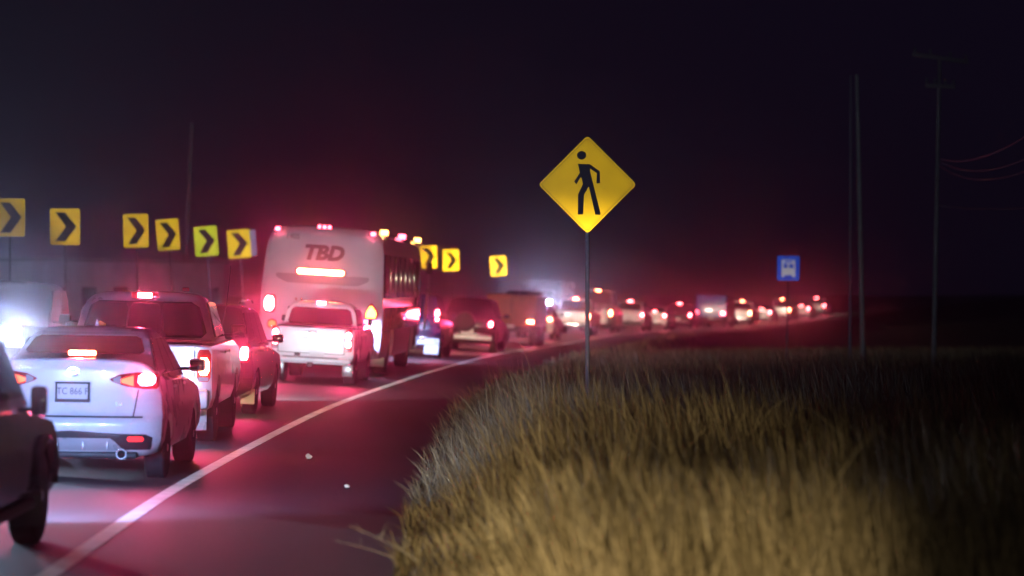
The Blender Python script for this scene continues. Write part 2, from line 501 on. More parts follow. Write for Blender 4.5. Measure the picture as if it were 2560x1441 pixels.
def make_pickup(name, P):
    root = empty(name)
    L, Wd, H = P['L'], P['W']/2, P['H']
    rail = P['rail']; r = P.get('r', .38); clr = .42; yr, yf = P['yr'], P['yf']; ar = r + .08
    yc = P['yc']                                     # back of the cab
    hood = P.get('hood', rail + .02)
    prof = rnd([(.14, clr), (.10, .60), (.10, rail - .06), (.09, rail - .01), (.12, rail + .015), (.20, rail + .01)], .015, 2, closed=False)
    prof += [(yc - .05, rail + .01), (P['yg1'], rail + .02)]
    prof += rnd([(P['yg1'] + .35, hood), (L - .3, hood - .12), (L - .05, hood - .25), (L, .72), (L - .02, .45), (L - .15, clr)], .10, 3, closed=False)
    def arch2(y0):
        a0 = math.asin(max(-.9, (clr - r) / ar))
        return [(y0 + ar*math.cos(a0 + (math.pi - 2*a0)*i/9), r + ar*math.sin(a0 + (math.pi - 2*a0)*i/9)) for i in range(10)]
    prof += arch2(yf) + arch2(yr)
    sh = Shell(prof, [(clr, Wd*.95), (.6, Wd*.99), (.85, Wd), (rail - .1, Wd*.985), (rail + .05, Wd*.955)], L, (.01, .05), (.0, .02), zmid=rail*.8)
    sh.build('body', P['paint'], root)
    MB().box((0, L/2, clr + .12), (Wd*1.5, L - .6, .24), .02).build('underbody', M_plas, root)
    g1 = P['yg1']
    gp = rnd([(yc, rail - .05), (yc + .10, H - .02), (yc + .8, H), (P['yr1'], H - .03), (g1, rail - .02)], [0, .16, .3, .2, 0], 5)
    gh = Shell(gp, [(rail - .05, Wd*.90), (rail + .08, Wd*.885), (H - .10, Wd*P.get('rw', .80)), (H, Wd*(P.get('rw', .80) - .03))], yc + g1, (.02, .08), (.03, .10), zmid=(rail + H)/2, ezb=0)
    gh.build('cabin', P['paint'], root)
    z0, z1 = rail + .06, H - .14
    wb, wt = gh.W(z0)*.90, gh.W(z1)*.86
    if P.get('panes'):
        rw_ = gh.patch('rear_window_frame', rnd([(-wb, z0), (wb, z0), (wt, z1), (-wt, z1)], .09), M_plas, root, .004, .03)
        lim = lambda z: wb + (wt - wb)*(z - z0)/(z1 - z0)
        za, zt = z0 + .03, z1 - .03
        for a, b in ((-.95, -.31), (-.28, .28), (.31, .95)):
            gh.patch('window_pane', rnd([(a*lim(za), za), (b*lim(za), za), (b*lim(zt), zt), (a*lim(zt), zt)], .035), M_glass, rw_, .010, .02)
    else:
        gh.patch('rear_window', rnd([(-wb, z0), (wb, z0), (wt, z1), (-wt, z1)], .06), M_glass, root, .006, .02)
    for sd in (1, -1):
        za, zt = rail + .07, H - .14
        for a, b in P.get('cuts', ((.05, .42), (.46, .94))):
            q = []
            for (z, k) in ((za, a), (za, b), (zt, b), (zt, a)):
                fa = (z - rail)/(H - rail); y0 = yc + .1*fa; y1 = g1 + (P['yr1'] - g1)*fa
                q.append(Vector((sd*(gh.W(z) + .006), y0 + .06 + (y1 - y0 - .12)*k, z)))
            qi = [p - Vector((sd*.03, 0, 0)) for p in q]
            mesh_obj('side_window', q + qi, [(0, 1, 2, 3), (4, 5, 6, 7), (0, 1, 5, 4), (1, 2, 6, 5), (2, 3, 7, 6), (3, 0, 4, 7)], M_glass, root, 30)
            MB().box((sd*(sh.W(rail - .12) + .008), yc + .1 + (g1 - yc)*(a + .06), rail - .12), (.03, .18, .035), .008).build('door_handle', M_chrome if P.get('chrome') else P['paint'], root)
        mirror(root, sd*Wd*.90, g1 - .45, rail + .14, sd, P.get('mirror', M_plas), *P.get('msz', (.20, .18)))
        wheel(root, sd*(Wd - .15), yr, r, .25, sd); wheel(root, sd*(Wd - .15), yf, r, .25, sd)
        hl = MB().box((sd*Wd*.76, L - .08, hood - .24), (.32, .12, .18), .04).build('headlight', M_clear, root)
        if P.get('head'):
            MB().box((sd*Wd*.76, L - .012, hood - .24), (.16, .03, .11), .012).build('lamp_bulb', M_head, hl)
            I, col = P['head']
            spot(root, (sd*Wd*.76, L + .06, hood - .24), True, col, I*K_HEAD, P.get('hcone', 95), .8, .04, R(1.5))
    MB().box((0, yc/2 + .12, rail + .018), (Wd*1.7, yc - .35, .03), .008).build('bed_cover', M_plas, root)
    # tailgate seam frame and step bumper
    m = MB(); yb = .095
    xt = Wd*P.get('tgx', .78)
    for sd in (1, -1): m.box((sd*xt, yb, (rail + .62)/2), (.014, .012, rail - .66), 0)
    m.box((0, yb, .635), (2*xt, .012, .014), 0)
    m.build('tailgate_seam', M_seam, root)
    bz = P.get('bz', .53); bh = P.get('bh', .20)
    bm_ = MB().box((0, .03, bz), (Wd*1.92, .22, bh), .04).build('rear_bumper', P.get('bumper', M_chrome), root)
    MB().box((0, .03, bz + bh/2 + .004), (Wd*1.3, .16, .012), .004).build('step_pad', M_plas, bm_)
    MB().box((0, .0, bz - bh/2 - .05), (.10, .16, .09), .01).build('tow_hitch', M_plas, root)
    MB().box((0, L - .01, .72), (Wd*1.0, .03, .22), .01).build('grille', M_plas, root)
    return root, sh, gh

# =================================================================== SETTING
# ------------------------------------------------------------------ ground, road, shoulder, edge line
def strip(name, d0, d1, mat, lift, D0=-25, D1=415, nd=8, step=2.0, kind=None, seg=None):
    n = int((D1 - D0) / step); vs = []; fs = []
    for i in range(n + 1):
        D = D0 + (D1 - D0)*i/n
        for j in range(nd + 1):
            d = d0 + (d1 - d0)*j/nd
            vs.append((edgeX(D) - d, D, rz(D, d) + lift))
    for i in range(n):
        for j in range(nd): fs.append((i*(nd+1)+j, i*(nd+1)+j+1, (i+1)*(nd+1)+j+1, (i+1)*(nd+1)+j))
    o = mesh_obj(name, vs, fs, mat)
    for p in o.data.polygons: pass
    if kind: tag(o, kind=kind)
    return o
def asphalt():
    m = bpy.data.materials.new('asphalt'); t = nt(m); b = t.nodes['Principled BSDF']
    tc = t.nodes.new('ShaderNodeTexCoord')
    n1 = t.nodes.new('ShaderNodeTexNoise'); n1.inputs['Scale'].default_value = .6; n1.inputs['Detail'].default_value = 8
    n2 = t.nodes.new('ShaderNodeTexNoise'); n2.inputs['Scale'].default_value = 60; n2.inputs['Detail'].default_value = 4
    mp = t.nodes.new('ShaderNodeMapping'); mp.inputs['Scale'].default_value = (1.0, .12, 1)
    t.links.new(tc.outputs['Object'], mp.inputs['Vector']); t.links.new(mp.outputs[0], n1.inputs['Vector']); t.links.new(tc.outputs['Object'], n2.inputs['Vector'])
    r = t.nodes.new('ShaderNodeValToRGB'); r.color_ramp.elements[0].position = .3; r.color_ramp.elements[1].position = .72
    r.color_ramp.elements[0].color = (.060, .058, .062, 1); r.color_ramp.elements[1].color = (.115, .112, .114, 1)
    t.links.new(n1.outputs['Fac'], r.inputs['Fac'])
    mx = t.nodes.new('ShaderNodeMixRGB'); mx.blend_type = 'MULTIPLY'; mx.inputs[0].default_value = .6
    t.links.new(r.outputs[0], mx.inputs[1])
    r2 = t.nodes.new('ShaderNodeValToRGB'); r2.color_ramp.elements[0].position = .35; r2.color_ramp.elements[1].position = .65
    r2.color_ramp.elements[0].color = (.5, .5, .5, 1); r2.color_ramp.elements[1].color = (1.3, 1.3, 1.3, 1)
    t.links.new(n2.outputs['Fac'], r2.inputs['Fac']); t.links.new(r2.outputs[0], mx.inputs[2])
    t.links.new(mx.outputs[0], b.inputs['Base Color'])
    b.inputs['Roughness'].default_value = .60
    bp = t.nodes.new('ShaderNodeBump'); bp.inputs['Strength'].default_value = .5; bp.inputs['Distance'].default_value = .008
    t.links.new(n2.outputs['Fac'], bp.inputs['Height']); t.links.new(bp.outputs[0], b.inputs['Normal'])
    return m
M_asph = asphalt()
M_soil = princ('dry_soil', (.13, .095, .06), .95, noise=.4, nscale=2, bump=.6, bscale=25)
M_line = retro('road_paint_white', (.74, .73, .74), .10, .10, .6, .35)
M_yline = retro('road_paint_yellow', (.55, .38, .06), .01, .10, .6, .35)

gx = []
x = -160.0
while x < 200: gx.append(x); x += 12 if (x < -30 or x >= 60) else (4 if (x < -14 or x >= 16) else 1.0)
gx.append(200.0)
gy = []
y = -25.0
while y < 415: gy.append(y); y += 1.5 if y < 70 else (4 if y < 260 else 12)
gy.append(415.0)
vs = [(a, b, groundZ(a, b)) for b in gy for a in gx]
nx = len(gx)
fs = [(j*nx+i, j*nx+i+1, (j+1)*nx+i+1, (j+1)*nx+i) for j in range(len(gy)-1) for i in range(nx-1)]
tag(mesh_obj('ground', vs, fs, M_soil), kind='structure')
tag(strip('road', -SHO, ROAD_L, M_asph, 0.0, nd=12), kind='structure')
tag(strip('edge_line', -.075, .075, M_line, .004, nd=1, step=1.0), kind='structure')
tag(strip('lane_line', 3.50, 3.62, M_yline, .004, nd=1, step=1.0), kind='structure')
tag(strip('verge_line', 7.10, 7.22, M_line, .004, nd=1, step=1.0), kind='structure')

# =================================================================== VEHICLES IN THE QUEUE
P_white = paint('white', (.74, .75, .78)); P_silver = paint('silver', (.52, .53, .56), .3, .35)
P_maroon = paint('maroon', (.05, .006, .010), .2); P_black = paint('black', (.010, .010, .012), .2)
P_dgrey = paint('dark_grey', (.05, .05, .055), .25, .3); P_blue = paint('blue', (.02, .06, .36), .25)
P_red = paint('red', (.30, .015, .012), .25); P_bus = paint('bus_white', (.50, .49, .53), .45)
P_grey = paint('grey', (.20, .20, .21), .28, .3)

# ---- white sedan -------------------------------------------------
def white_sedan():
    P = dict(L=4.45, W=1.76, H=1.57, belt=1.04, deck=1.24, yr=.95, yf=3.58, r=.325, clr=.25, paint=P_white, deckw=.88,
             back=[(.16, .27), (.05, .34), (.02, .44), (0, .55), (.0, .64), (.06, .70), (.09, .95), (.10, 1.16), (.055, 1.235), (.10, 1.262), (.30, 1.25)],
             yg0=.42, yg1=3.2, yr0=1.32, yr1=2.35, rw=.72, rwz=(1.29, 1.47), ey=(.09, .16), ez=(.03, .09),
             head=(9, COOL), hood=.98)
    root, sh, gh, body = make_car('sedan', P)
    for sd in (1, -1):
        f = (lambda o: o) if sd > 0 else flipx
        out = f(rnd([(.345, 1.045), (.47, 1.105), (.62, 1.125), (.835, 1.12), (.835, .955), (.68, .955), (.50, .985)], .02))
        t = lamp(root, sh, out, M_lens, f(rrect(.725, 1.05, .155, .115, .03)), M_brake,
                 extra=[(f([(.37, 1.045), (.455, 1.085), (.475, 1.085), (.475, 1.0), (.455, 1.005)]), M_clear), (f([(.48, 1.085), (.60, 1.09), (.60, .985), (.52, .995), (.48, 1.01)]), M_tail)])
    # boot lid seams, crease, dark lower valance and diffuser
    sh.patch('boot_seam', rrect(0, .675, 1.40, .016, .004), M_seam, root, .003, .01, 2, 16)
    for sd in (1, -1):
        sh.patch('boot_side_seam', [(sd*.60, .68), (sd*.612, .68), (sd*.655, .95), (sd*.643, .95)], M_seam, root, .003, .01, 4, 1)
    v = sh.patch('valance', rnd([(-.80, .50), (-.78, .345), (-.55, .345), (-.42, .475), (.42, .475), (.55, .345), (.78, .345), (.80, .50), (0, .535)], .01), M_plas, root, .008, .03, 6, 20)
    for sd in (1, -1):
        sh.patch('rear_reflector', rrect(sd*.635, .455, .165, .05, .016), M_refl_glow, v, .02, .02, 2, 6)  # glow put on the reflectors, which are no lamps
    d = sh.patch('diffuser', rnd([(-.52, .34), (.52, .34), (.40, .462), (-.40, .462)], .015), P_silver, v, .02, .03, 4, 12)
    for x in (-.38, -.13, .12, .36): MB().box((x, sh.rear(x, .38) - .03, .385), (.016, .03, .08), .004).build('diffuser_fin', P_silver, d)
    MB().box((0, .22, .29), (1.30, .3, .07), .02).build('lower_lip', M_plas, root)
    m = MB()
    m.tube([(.50, .04, .305), (.50, .30, .305)], .055, 16); e = m.build('exhaust_pipe', M_chrome, root)
    MB().tube([(.50, .036, .305), (.50, .06, .305)], .040, 14).build('pipe_bore', M_seam, e)
    plate(root, sh, 0, .925, 'TC 866 F')
    text_mesh('lettering', 'SENTRA', .055, M_chrome, root, (-.50, sh.rear(-.5, 1.165) - .004, 1.165))
    text_mesh('lettering', 'S R', .05, M_chrome, root, (.46, sh.rear(.46, .80) - .004, .80))
    m = MB()
    for k in range(20):
        a, b = 2*math.pi*k/20, 2*math.pi*(k+1)/20
        m.tube([(.055*math.cos(a), sh.rear(0, 1.12) - .006, 1.12 + .042*math.sin(a)), (.055*math.cos(b), sh.rear(0, 1.12) - .006, 1.12 + .042*math.sin(b))], .006, 5)
    m.box((0, sh.rear(0, 1.12) - .008, 1.12), (.12, .008, .014), .002); m.build('badge', M_chrome, root)
    # high brake lamp behind the glass foot, roof-edge lamp housing
    h = MB().box((.055, .335, 1.305), (.30, .05, .062), .02).build('high_brake_light', M_lens, root)
    MB().box((.055, .306, 1.307), (.27, .02, .044), .012).build('brake_lamp', M_brake_o, h)
    gh.patch('roof_trim', rrect(0, 1.492, .98, .022, .006), P_silver, root, .008, .02, 2, 8)
    # shark-fin aerial and its pale cap
    m = MB(); m.add([(-.03, 1.75, 1.53), (.03, 1.75, 1.53), (0, 2.0, 1.53), (0, 1.74, 1.64)], [(0, 1, 2), (0, 1, 3), (1, 2, 3), (2, 0, 3)])
    m.build('roof_aerial', P_white, root, smooth_=False)
    brake_spots(root, [(.725, -.0, 1.05), (-.725, -.0, 1.05)], 2.6); brake_spots(root, [(.05, .25, 1.31)], .8)
    tag(root, 'white four-door sedan with lit brake lights and licence plate, nearest complete car in the queue', 'car', 'cars queuing in the lane')
    return place(root, 26.0, -4.42, yaw=R(-1.0))
white_sedan()

# ---- black SUV nearest the camera, front part in the frame -------
def black_suv():
    P = dict(L=4.65, W=1.80, H=1.74, belt=1.12, deck=1.12, yr=.95, yf=3.72, r=.37, clr=.30, paint=P_black,
             back=[(.16, .34), (.03, .42), (0, .6), (.05, .78), (.06, 1.05), (.16, 1.13)], yg0=.10, yg1=3.25, yr0=.42, yr1=2.6, rw=.84, hood=1.06,
             rwz=(1.18, 1.58), head=(44, (.32, .47, 1.0)), hcone=120, mirror=P_black, ey=(.06, .14), gw=.975, mx=.95, mz=.02, msz=(.12, .22))
    root, sh, gh, body = make_car('suv', P)
    for sd in (1, -1):
        f = (lambda o: o) if sd > 0 else flipx
        lamp(root, sh, f(rnd([(.55, .86), (.90, .86), (.88, 1.06), (.60, 1.06)], .03)), M_lens, f(rrect(.76, .96, .12, .12, .02)), M_brake)
        # flared arch trim and mud flap
        for yw in (.95, 3.72):
            m = MB(); pts = [(sd*.91, yw + .44*math.cos(a), .37 + .44*math.sin(a)) for a in [R(10 + 16*k) for k in range(11)]]
            m.tube(pts, .035, 6); m.build('arch_trim', M_plas, root)
            MB().box((sd*.84, yw - .45, .30), (.24, .02, .26), .006).build('mud_flap', M_plas, root)
        MB().tube([(sd*.90, 1.5, .36), (sd*.90, 3.1, .36)], .045, 8).build('side_step', M_chrome if False else M_plas, root)
    plate(root, sh, 0, .80, None)
    tag(root, 'black SUV cut off by the left frame edge with mirror and front wheel showing', 'car', 'cars queuing in the lane')
    return place(root, 16.3, -4.47)
black_suv()

# ---- silver full-size pickup behind the sedan --------------------
def silver_pickup():
    P = dict(L=5.6, W=2.1, H=1.93, rail=1.26, yr=1.25, yf=4.75, r=.40, yc=1.98, yg1=4.0, yr1=3.3, rw=.76, paint=P_silver, panes=True, bz=.60, bh=.24,
             bumper=P_silver, head=(10, WARM), chrome=True)
    root, sh, gh = make_pickup('pickup_truck', P)
    for sd in (1, -1):
        f = (lambda o: o) if sd > 0 else flipx
        lamp(root, sh, f(rrect(.935, 1.01, .17, .40, .03)), M_lens, f(rrect(.935, 1.0, .13, .22, .03)), M_brake_o, extra=[(f(rrect(.935, .845, .12, .05, .01)), M_clear)])
        MB().box((sd*.80, .62, .40), (.30, .02, .44), .006).build('mud_flap', P_silver, root)
    plate(root, sh, .0, .80, None, off=.02)
    h = MB().box((0, 1.99, 1.865), (.36, .06, .085), .02).build('high_brake_light', M_lens, root)
    MB().box((0, 1.956, 1.865), (.19, .02, .066), .015).build('brake_lamp', M_brake, h)
    gh.patch('window_sticker', rnd([(-.62, 1.42), (-.57, 1.40), (-.52, 1.42), (-.50, 1.47), (-.53, 1.51), (-.59, 1.52), (-.63, 1.48)], .01), princ('sticker_yellow', (.75, .78, .10), .6), root, .017, .01, 3, 3)
    # things seen through the rear glass: headrests
    MB().box((.55, .10, 1.0), (.07, .02, .035), .008).build('tailgate_badge', M_chrome, root)
    MB().box((0, .085, 1.13), (.24, .03, .06), .012).build('tailgate_handle', M_plas, root)
    MB().box((.50, 2.35, 1.955), (.10, .10, .06), .02).build('roof_marker', M_lens, root)
    MB().tube([(.86, 3.75, 1.28), (.95, 3.7, 1.75), (1.0, 3.65, 2.3)], .006, 5).build('whip_aerial', M_plas, root)
    brake_spots(root, [(.885, 0, 1.0), (-.885, 0, 1.0)], 3.0); brake_spots(root, [(0, 1.92, 1.865)], 1.6)
    tag(root, 'silver pickup truck with lit high brake light directly ahead of the white sedan', 'pickup', 'cars queuing in the lane')
    return place(root, 32.2, -4.79, yaw=R(-2.8))
silver_pickup()

# ---- dark maroon SUV ---------------------------------------------
def maroon_suv():
    P = dict(L=4.5, W=1.80, H=1.72, belt=1.08, deck=1.12, yr=.9, yf=3.6, r=.36, clr=.28, paint=P_maroon,
             back=[(.16, .32), (.03, .40), (0, .6), (.05, .78), (.06, 1.05), (.16, 1.13)], yg0=.10, yg1=3.15, yr0=.42, yr1=2.4, rw=.75, hood=1.02,
             rwz=(1.18, 1.58), head=(80, (.66, .88, 1.0)), hcone=70, chrome=True)
    root, sh, gh, body = make_car('suv', P)
    for sd in (1, -1):
        f = (lambda o: o) if sd > 0 else flipx
        lamp(root, sh, f(rrect(.76, .98, .16, .30, .03)), M_lens, f(rrect(.76, .97, .115, .20, .02)), M_brake)
        MB().tube([(sd*.60, .6, 1.74), (sd*.60, .75, 1.78), (sd*.60, 2.2, 1.78), (sd*.60, 2.35, 1.74)], .016, 6).build('roof_rail', M_chrome, root)
        MB().box((sd*.80, .45, .30), (.22, .02, .24), .006).build('mud_flap', princ('tan_flap', (.42, .34, .22), .8), root)
    plate(root, sh, 0, .80, None)
    brake_spots(root, [(.76, 0, .97), (-.76, 0, .97)], 2.6)
    tag(root, 'dark maroon SUV between the silver pickup and the white pickup', 'car', 'cars queuing in the lane')
    return place(root, 39.9, -4.92)
maroon_suv()

# ---- white compact pickup behind the bus --------------------------
def white_pickup():
    P = dict(L=4.55, W=1.76, H=1.70, rail=1.15, yr=1.0, yf=3.6, r=.34, yc=1.45, yg1=3.1, yr1=2.5, rw=.80, paint=P_white, bz=.50, bh=.10,
             bumper=P_white, head=(28, COOL), hcone=80, msz=(.10, .14))
    root, sh, gh = make_pickup('pickup_truck', P)
    for sd in (1, -1):
        f = (lambda o: o) if sd > 0 else flipx
        lamp(root, sh, f(rrect(.765, .93, .15, .46, .02)), M_lens, f(rrect(.755, 1.02, .115, .15, .03)), M_brake,
             extra=[(f(rrect(.755, .86, .115, .14, .02)), M_brake), (f(rrect(.755, .735, .10, .06, .01)), M_clear)])
        MB().box((sd*.72, .58, .30), (.22, .02, .26), .006).build('mud_flap', P_grey, root)
    plate(root, sh, .12, .60, None, .31, .15, .03, False)
    MB().box((-.28, .08, .60), (.12, .03, .06), .008).build('step_recess', M_plas, root)
    MB().box((0, .08, 1.06), (.20, .03, .05), .012).build('tailgate_handle', M_chrome, root)
    m = MB()
    for k in range(14):
        a, b = 2*math.pi*k/14, 2*math.pi*(k+1)/14
        m.tube([(-.12 + .07*math.cos(a), .085, .99 + .05*math.sin(a)), (-.12 + .07*math.cos(b), .085, .99 + .05*math.sin(b))], .007, 5)
    m.build('badge', M_chrome, root)
    h = MB().box((0, 1.50, 1.66), (.24, .06, .075), .02).build('high_brake_light', M_lens, root)
    MB().box((0, 1.466, 1.66), (.19, .02, .062), .015).build('brake_lamp', M_brake, h)
    for x in (-.58, -.46): MB().tube([(x, 1.75, 1.69), (x, 1.75, 1.74)], .02, 8).build('roof_marker', M_lens, root)
    brake_spots(root, [(.755, 0, .95), (-.755, 0, .95)], 3.2); brake_spots(root, [(0, 1.42, 1.66)], 1.4)
    tag(root, 'white compact pickup with brightly lit tailgate right behind the bus', 'pickup', 'cars queuing in the lane')
    return place(root, 53.3, -4.17, yaw=R(-.6))
white_pickup()

# ---- bus -----------------------------------------------------------
def city_bus():
    root = empty('bus')
    L, Wd, H = 11.0, 1.31, 3.22
    clr = .38
    def arch3(y0, r=.58):
        a0 = math.asin((clr - .50)/r)
        return [(y0 + r*math.cos(a0 + (math.pi - 2*a0)*i/9), .50 + r*math.sin(a0 + (math.pi - 2*a0)*i/9)) for i in range(10)]
    prof = rnd([(.12, clr), (0, .62), (0, 1.55), (.10, 2.55), (.18, 3.02), (.42, 3.20), (2, H), (9, H), (10.7, 3.12), (10.95, 2.7), (L, 1.2), (L - .05, .5), (L - .2, clr)], [.04, .1, .2, .3, .1, .2, .3, .3, .25, .3, .2, .05, 0], 4, closed=False)
    prof += arch3(8.4) + arch3(2.9)
    sh = Shell(prof, [(clr, 1.29), (.8, 1.335), (1.6, 1.335), (2.6, 1.285), (3.0, 1.245), (3.3, 1.225)], L, (.07, .14), (.06, .14), zmid=2.6, ezb=.02)
    sh.build('body', P_bus, root)
    MB().box((0, L/2, .62), (2.0, L - .8, .4), .02).build('underbody', M_plas, root)
    # rear lettering and trims
    g = sh.patch('rear_panel_shade', rnd([(-1.02, 2.06), (-.78, 1.94), (.80, 1.94), (1.02, 2.06), (1.02, 2.14), (-1.02, 2.14)], .03), princ('bus_shade_grille_grey', (.22, .20, .23), .4), root, .006, .02, 4, 16)  # band below the light bar: recess shade put in as darker grey
    sh.patch('lower_grille', rrect(0, 1.02, 1.5, .55, .05), princ('bus_shade_grille_grey', (.22, .20, .23), .4), root, .006, .02, 4, 12)
    rz_ = lambda x, z: sh.rear(x, z) - .008
    M_mag = princ('bus_letter_maroon', (.09, .012, .028), .5); M_gry = princ('bus_letter_grey', (.20, .18, .21), .5)
    text_mesh('lettering', 'TBD', .43, M_mag, root, (-.02, rz_(0, 2.60) + .003, 2.60), (R(90) - .10, 0, 0), .22, .006, .022, 1.05)
    text_mesh('fleet_number', '1405', .155, M_gry, root, (-.70, rz_(-.7, 2.93) - .02, 2.93), (R(90) - .16, 0, 0), 0, .008, .004)
    text_mesh('lettering', 'SE 14', .10, P_silver, root, (.02, rz_(0, 1.89) - .01, 1.89))
    # light bar and lamps
    b = sh.patch('light_bar', rrect(-.04, 2.20, 1.10, .16, .05), M_lens, root, .03, .05, 3, 12)
    sh.patch('brake_lamp', rrect(-.04, 2.20, 1.02, .105, .04), M_brake_o, b, .04, .03, 3, 12)
    for sd in (1, -1):
        f = (lambda o: o) if sd > 0 else flipx
        if sd > 0:
            lamp(root, sh, f(rnd([(.94, 1.24), (1.24, 1.24), (1.25, 1.42), (1.10, 1.62), (.98, 1.42)], .03)), M_lens, f(rnd([(.98, 1.28), (1.21, 1.28), (1.21, 1.40), (1.10, 1.55), (1.01, 1.42)], .02)), emit('lamp_amber_glow', (1, .30, .05), 14))
        else:
            lamp(root, sh, f(rrect(1.10, 1.47, .26, .40, .05)), M_lens, f(rrect(1.12, 1.47, .21, .31, .05)), M_brake)
        lamp(root, sh, f(rrect(1.03, 1.03, .22, .22, .10)), M_lens, f(rrect(1.03, 1.03, .17, .17, .08)), M_brake if sd > 0 else M_tail)
        hw = sh.rear(sd*1.04, 3.0)
        k = MB().box((sd*1.04, .18, 3.085), (.11, .12, .09), .03).build('marker_light', M_mark_r, root)
    k = MB().box((-.02, .20, 3.17), (.36, .14, .10), .03).build('marker_cluster', M_lens, root)
    for x in (-.13, -.02, .09): MB().box((x, .125, 3.175), (.075, .03, .075), .012).build('marker_light', M_mark_r, k)
    bmp = MB().box((0, .03, .52), (2.5, .26, .26), .06).build('rear_bumper', P_silver, root)
    MB().box((0, -.10, .55), (.31, .014, .15), .004).build('license_plate', M_plate, bmp)
    # side windows, pillars, door, skirt trims
    for sd in (1, -1):
        for i in range(7):
            y0 = .75 + i*1.30
            q = []
            for (z, y) in ((1.72, y0), (1.72, y0 + 1.16), (2.66, y0 + 1.16), (2.66, y0)): q.append(Vector((sd*(sh.W(z) + .006), y, z)))
            qi = [p - Vector((sd*.03, 0, 0)) for p in q]
            mesh_obj('side_window', q + qi, [(0, 1, 2, 3), (4, 5, 6, 7), (0, 1, 5, 4), (1, 2, 6, 5), (2, 3, 7, 6), (3, 0, 4, 7)], M_glass, root, 30)
            MB().box((sd*(sh.W(2.2) + .012), y0 + 1.23, 2.19), (.03, .05, .96), .006, Matrix.Rotation(-sd*.04, 3, 'Y')).build('window_pillar', M_chrome, root)
        MB().box((sd*1.340, 5.4, 1.25), (.02, 9.6, .5), .006).build('side_stripe', P_red, root)
        for yy, mm in ((1.0, M_mark_a), (5.6, M_mark_r), (10.2, M_mark_a)) if sd > 0 else ():
            MB().box((sd*1.20, yy, 3.14), (.16, .22, .12), .02).build('marker_light', mm, root)
        for yw in (2.9, 8.4):
            wheel(root, sd*1.10, yw, .50, .30, sd, M_chrome)
            if yw < 5: wheel(root, sd*.76, yw, .50, .28, sd)
        MB().tube([(sd*1.33, 10.55, 2.95), (sd*1.52, 10.75, 2.80), (sd*1.46, 10.75, .9)], .035, 8).build('mirror_bar', P_silver, root)
        MB().box((sd*1.50, 10.74, 2.45), (.16, .12, .30), .05).build('door_mirror', M_plas, root)
        MB().box((sd*.95, 2.2, .40), (.62, .02, .46), .006).build('mud_flap', P_silver, root)
        MB().box((sd*.95, L - .03, .85), (.36, .05, .2), .03).build('headlight', M_head, root)
        spot(root, (sd*.95, L + .08, .85), True, COOL, 90*K_HEAD, 90, .8, .04, R(1))
    MB().box((1.325, 9.85, 1.55), (.02, .95, 2.1), .01).build('door', M_glass, root)
    brake_spots(root, [(1.05, 0, 1.2), (-1.10, 0, 1.45)], 4.0); brake_spots(root, [(-.04, .0, 2.20)], 2.6)
    brake_spots(root, [(-1.04, .05, 3.06), (1.04, .05, 3.06), (-.02, .05, 3.16)], .5)
    for yy in (1.0, 5.6, 10.2):
        l = spot(root, (1.38, yy, 3.16), True, (1, .45, .2) if yy != 5.6 else RED, .5*K_TAIL, 170, .9, .03); l.rotation_euler = (0, R(110), 0)
    # the beams above belong to the roof-edge marker lamps
    tag(root, 'pale city bus with a red light bar and lettering on its back', 'bus')
    place(root, 58.4, -4.40, yaw=R(-.9))
    root.scale = (1.04, 1.0, 1.045)
    return root
city_bus()

# ---- more of the queue ----------------------------------------------
def suv_like(name, paint_, L=4.4, W=1.78, H=1.70, head=(30, WARM), tail=M_brake, I=1.3, third=True, lampz=.95, lampx=.74, lw=.15, lh=.22, platew=True, bright=False):
    k = H/1.70
    P = dict(L=L, W=W, H=H, belt=1.06*k, deck=1.10*k, yr=.9, yf=L - .9, r=.34, clr=.27, paint=paint_,
             back=[(.16, .32), (.03, .40), (0, .6), (.05, .76*k), (.06, 1.03*k), (.16, 1.11*k)], yg0=.10, yg1=L - 1.35, yr0=.42, yr1=L - 2.1, rw=.75, hood=1.0*k,
             rwz=(1.16*k, H - .13), head=head)
    root, sh, gh, body = make_car(name, P)
    for sd in (1, -1):
        f = (lambda o: o) if sd > 0 else flipx
        lamp(root, sh, f(rrect(lampx, lampz, lw, lh, .03)), M_lens, f(rrect(lampx, lampz, lw*.76, lh*.74, .02)), tail)
    if platew: plate(root, sh, 0, .66, None, .40 if bright else .31, .20 if bright else .15)
    MB().box((0, .0, .47), (W*.92, .14, .16), .04).build('rear_bumper', M_plas if not bright else P_white, root)
    if third:
        h = MB().box((0, .34, H - .055), (.32, .08, .05), .012).build('high_brake_light', M_lens, root)
        MB().box((0, .295, H - .055), (.26, .02, .04), .01).build('brake_lamp', tail, h)
    brake_spots(root, [(lampx, 0, lampz), (-lampx, 0, lampz)], I)
    return root, sh, gh
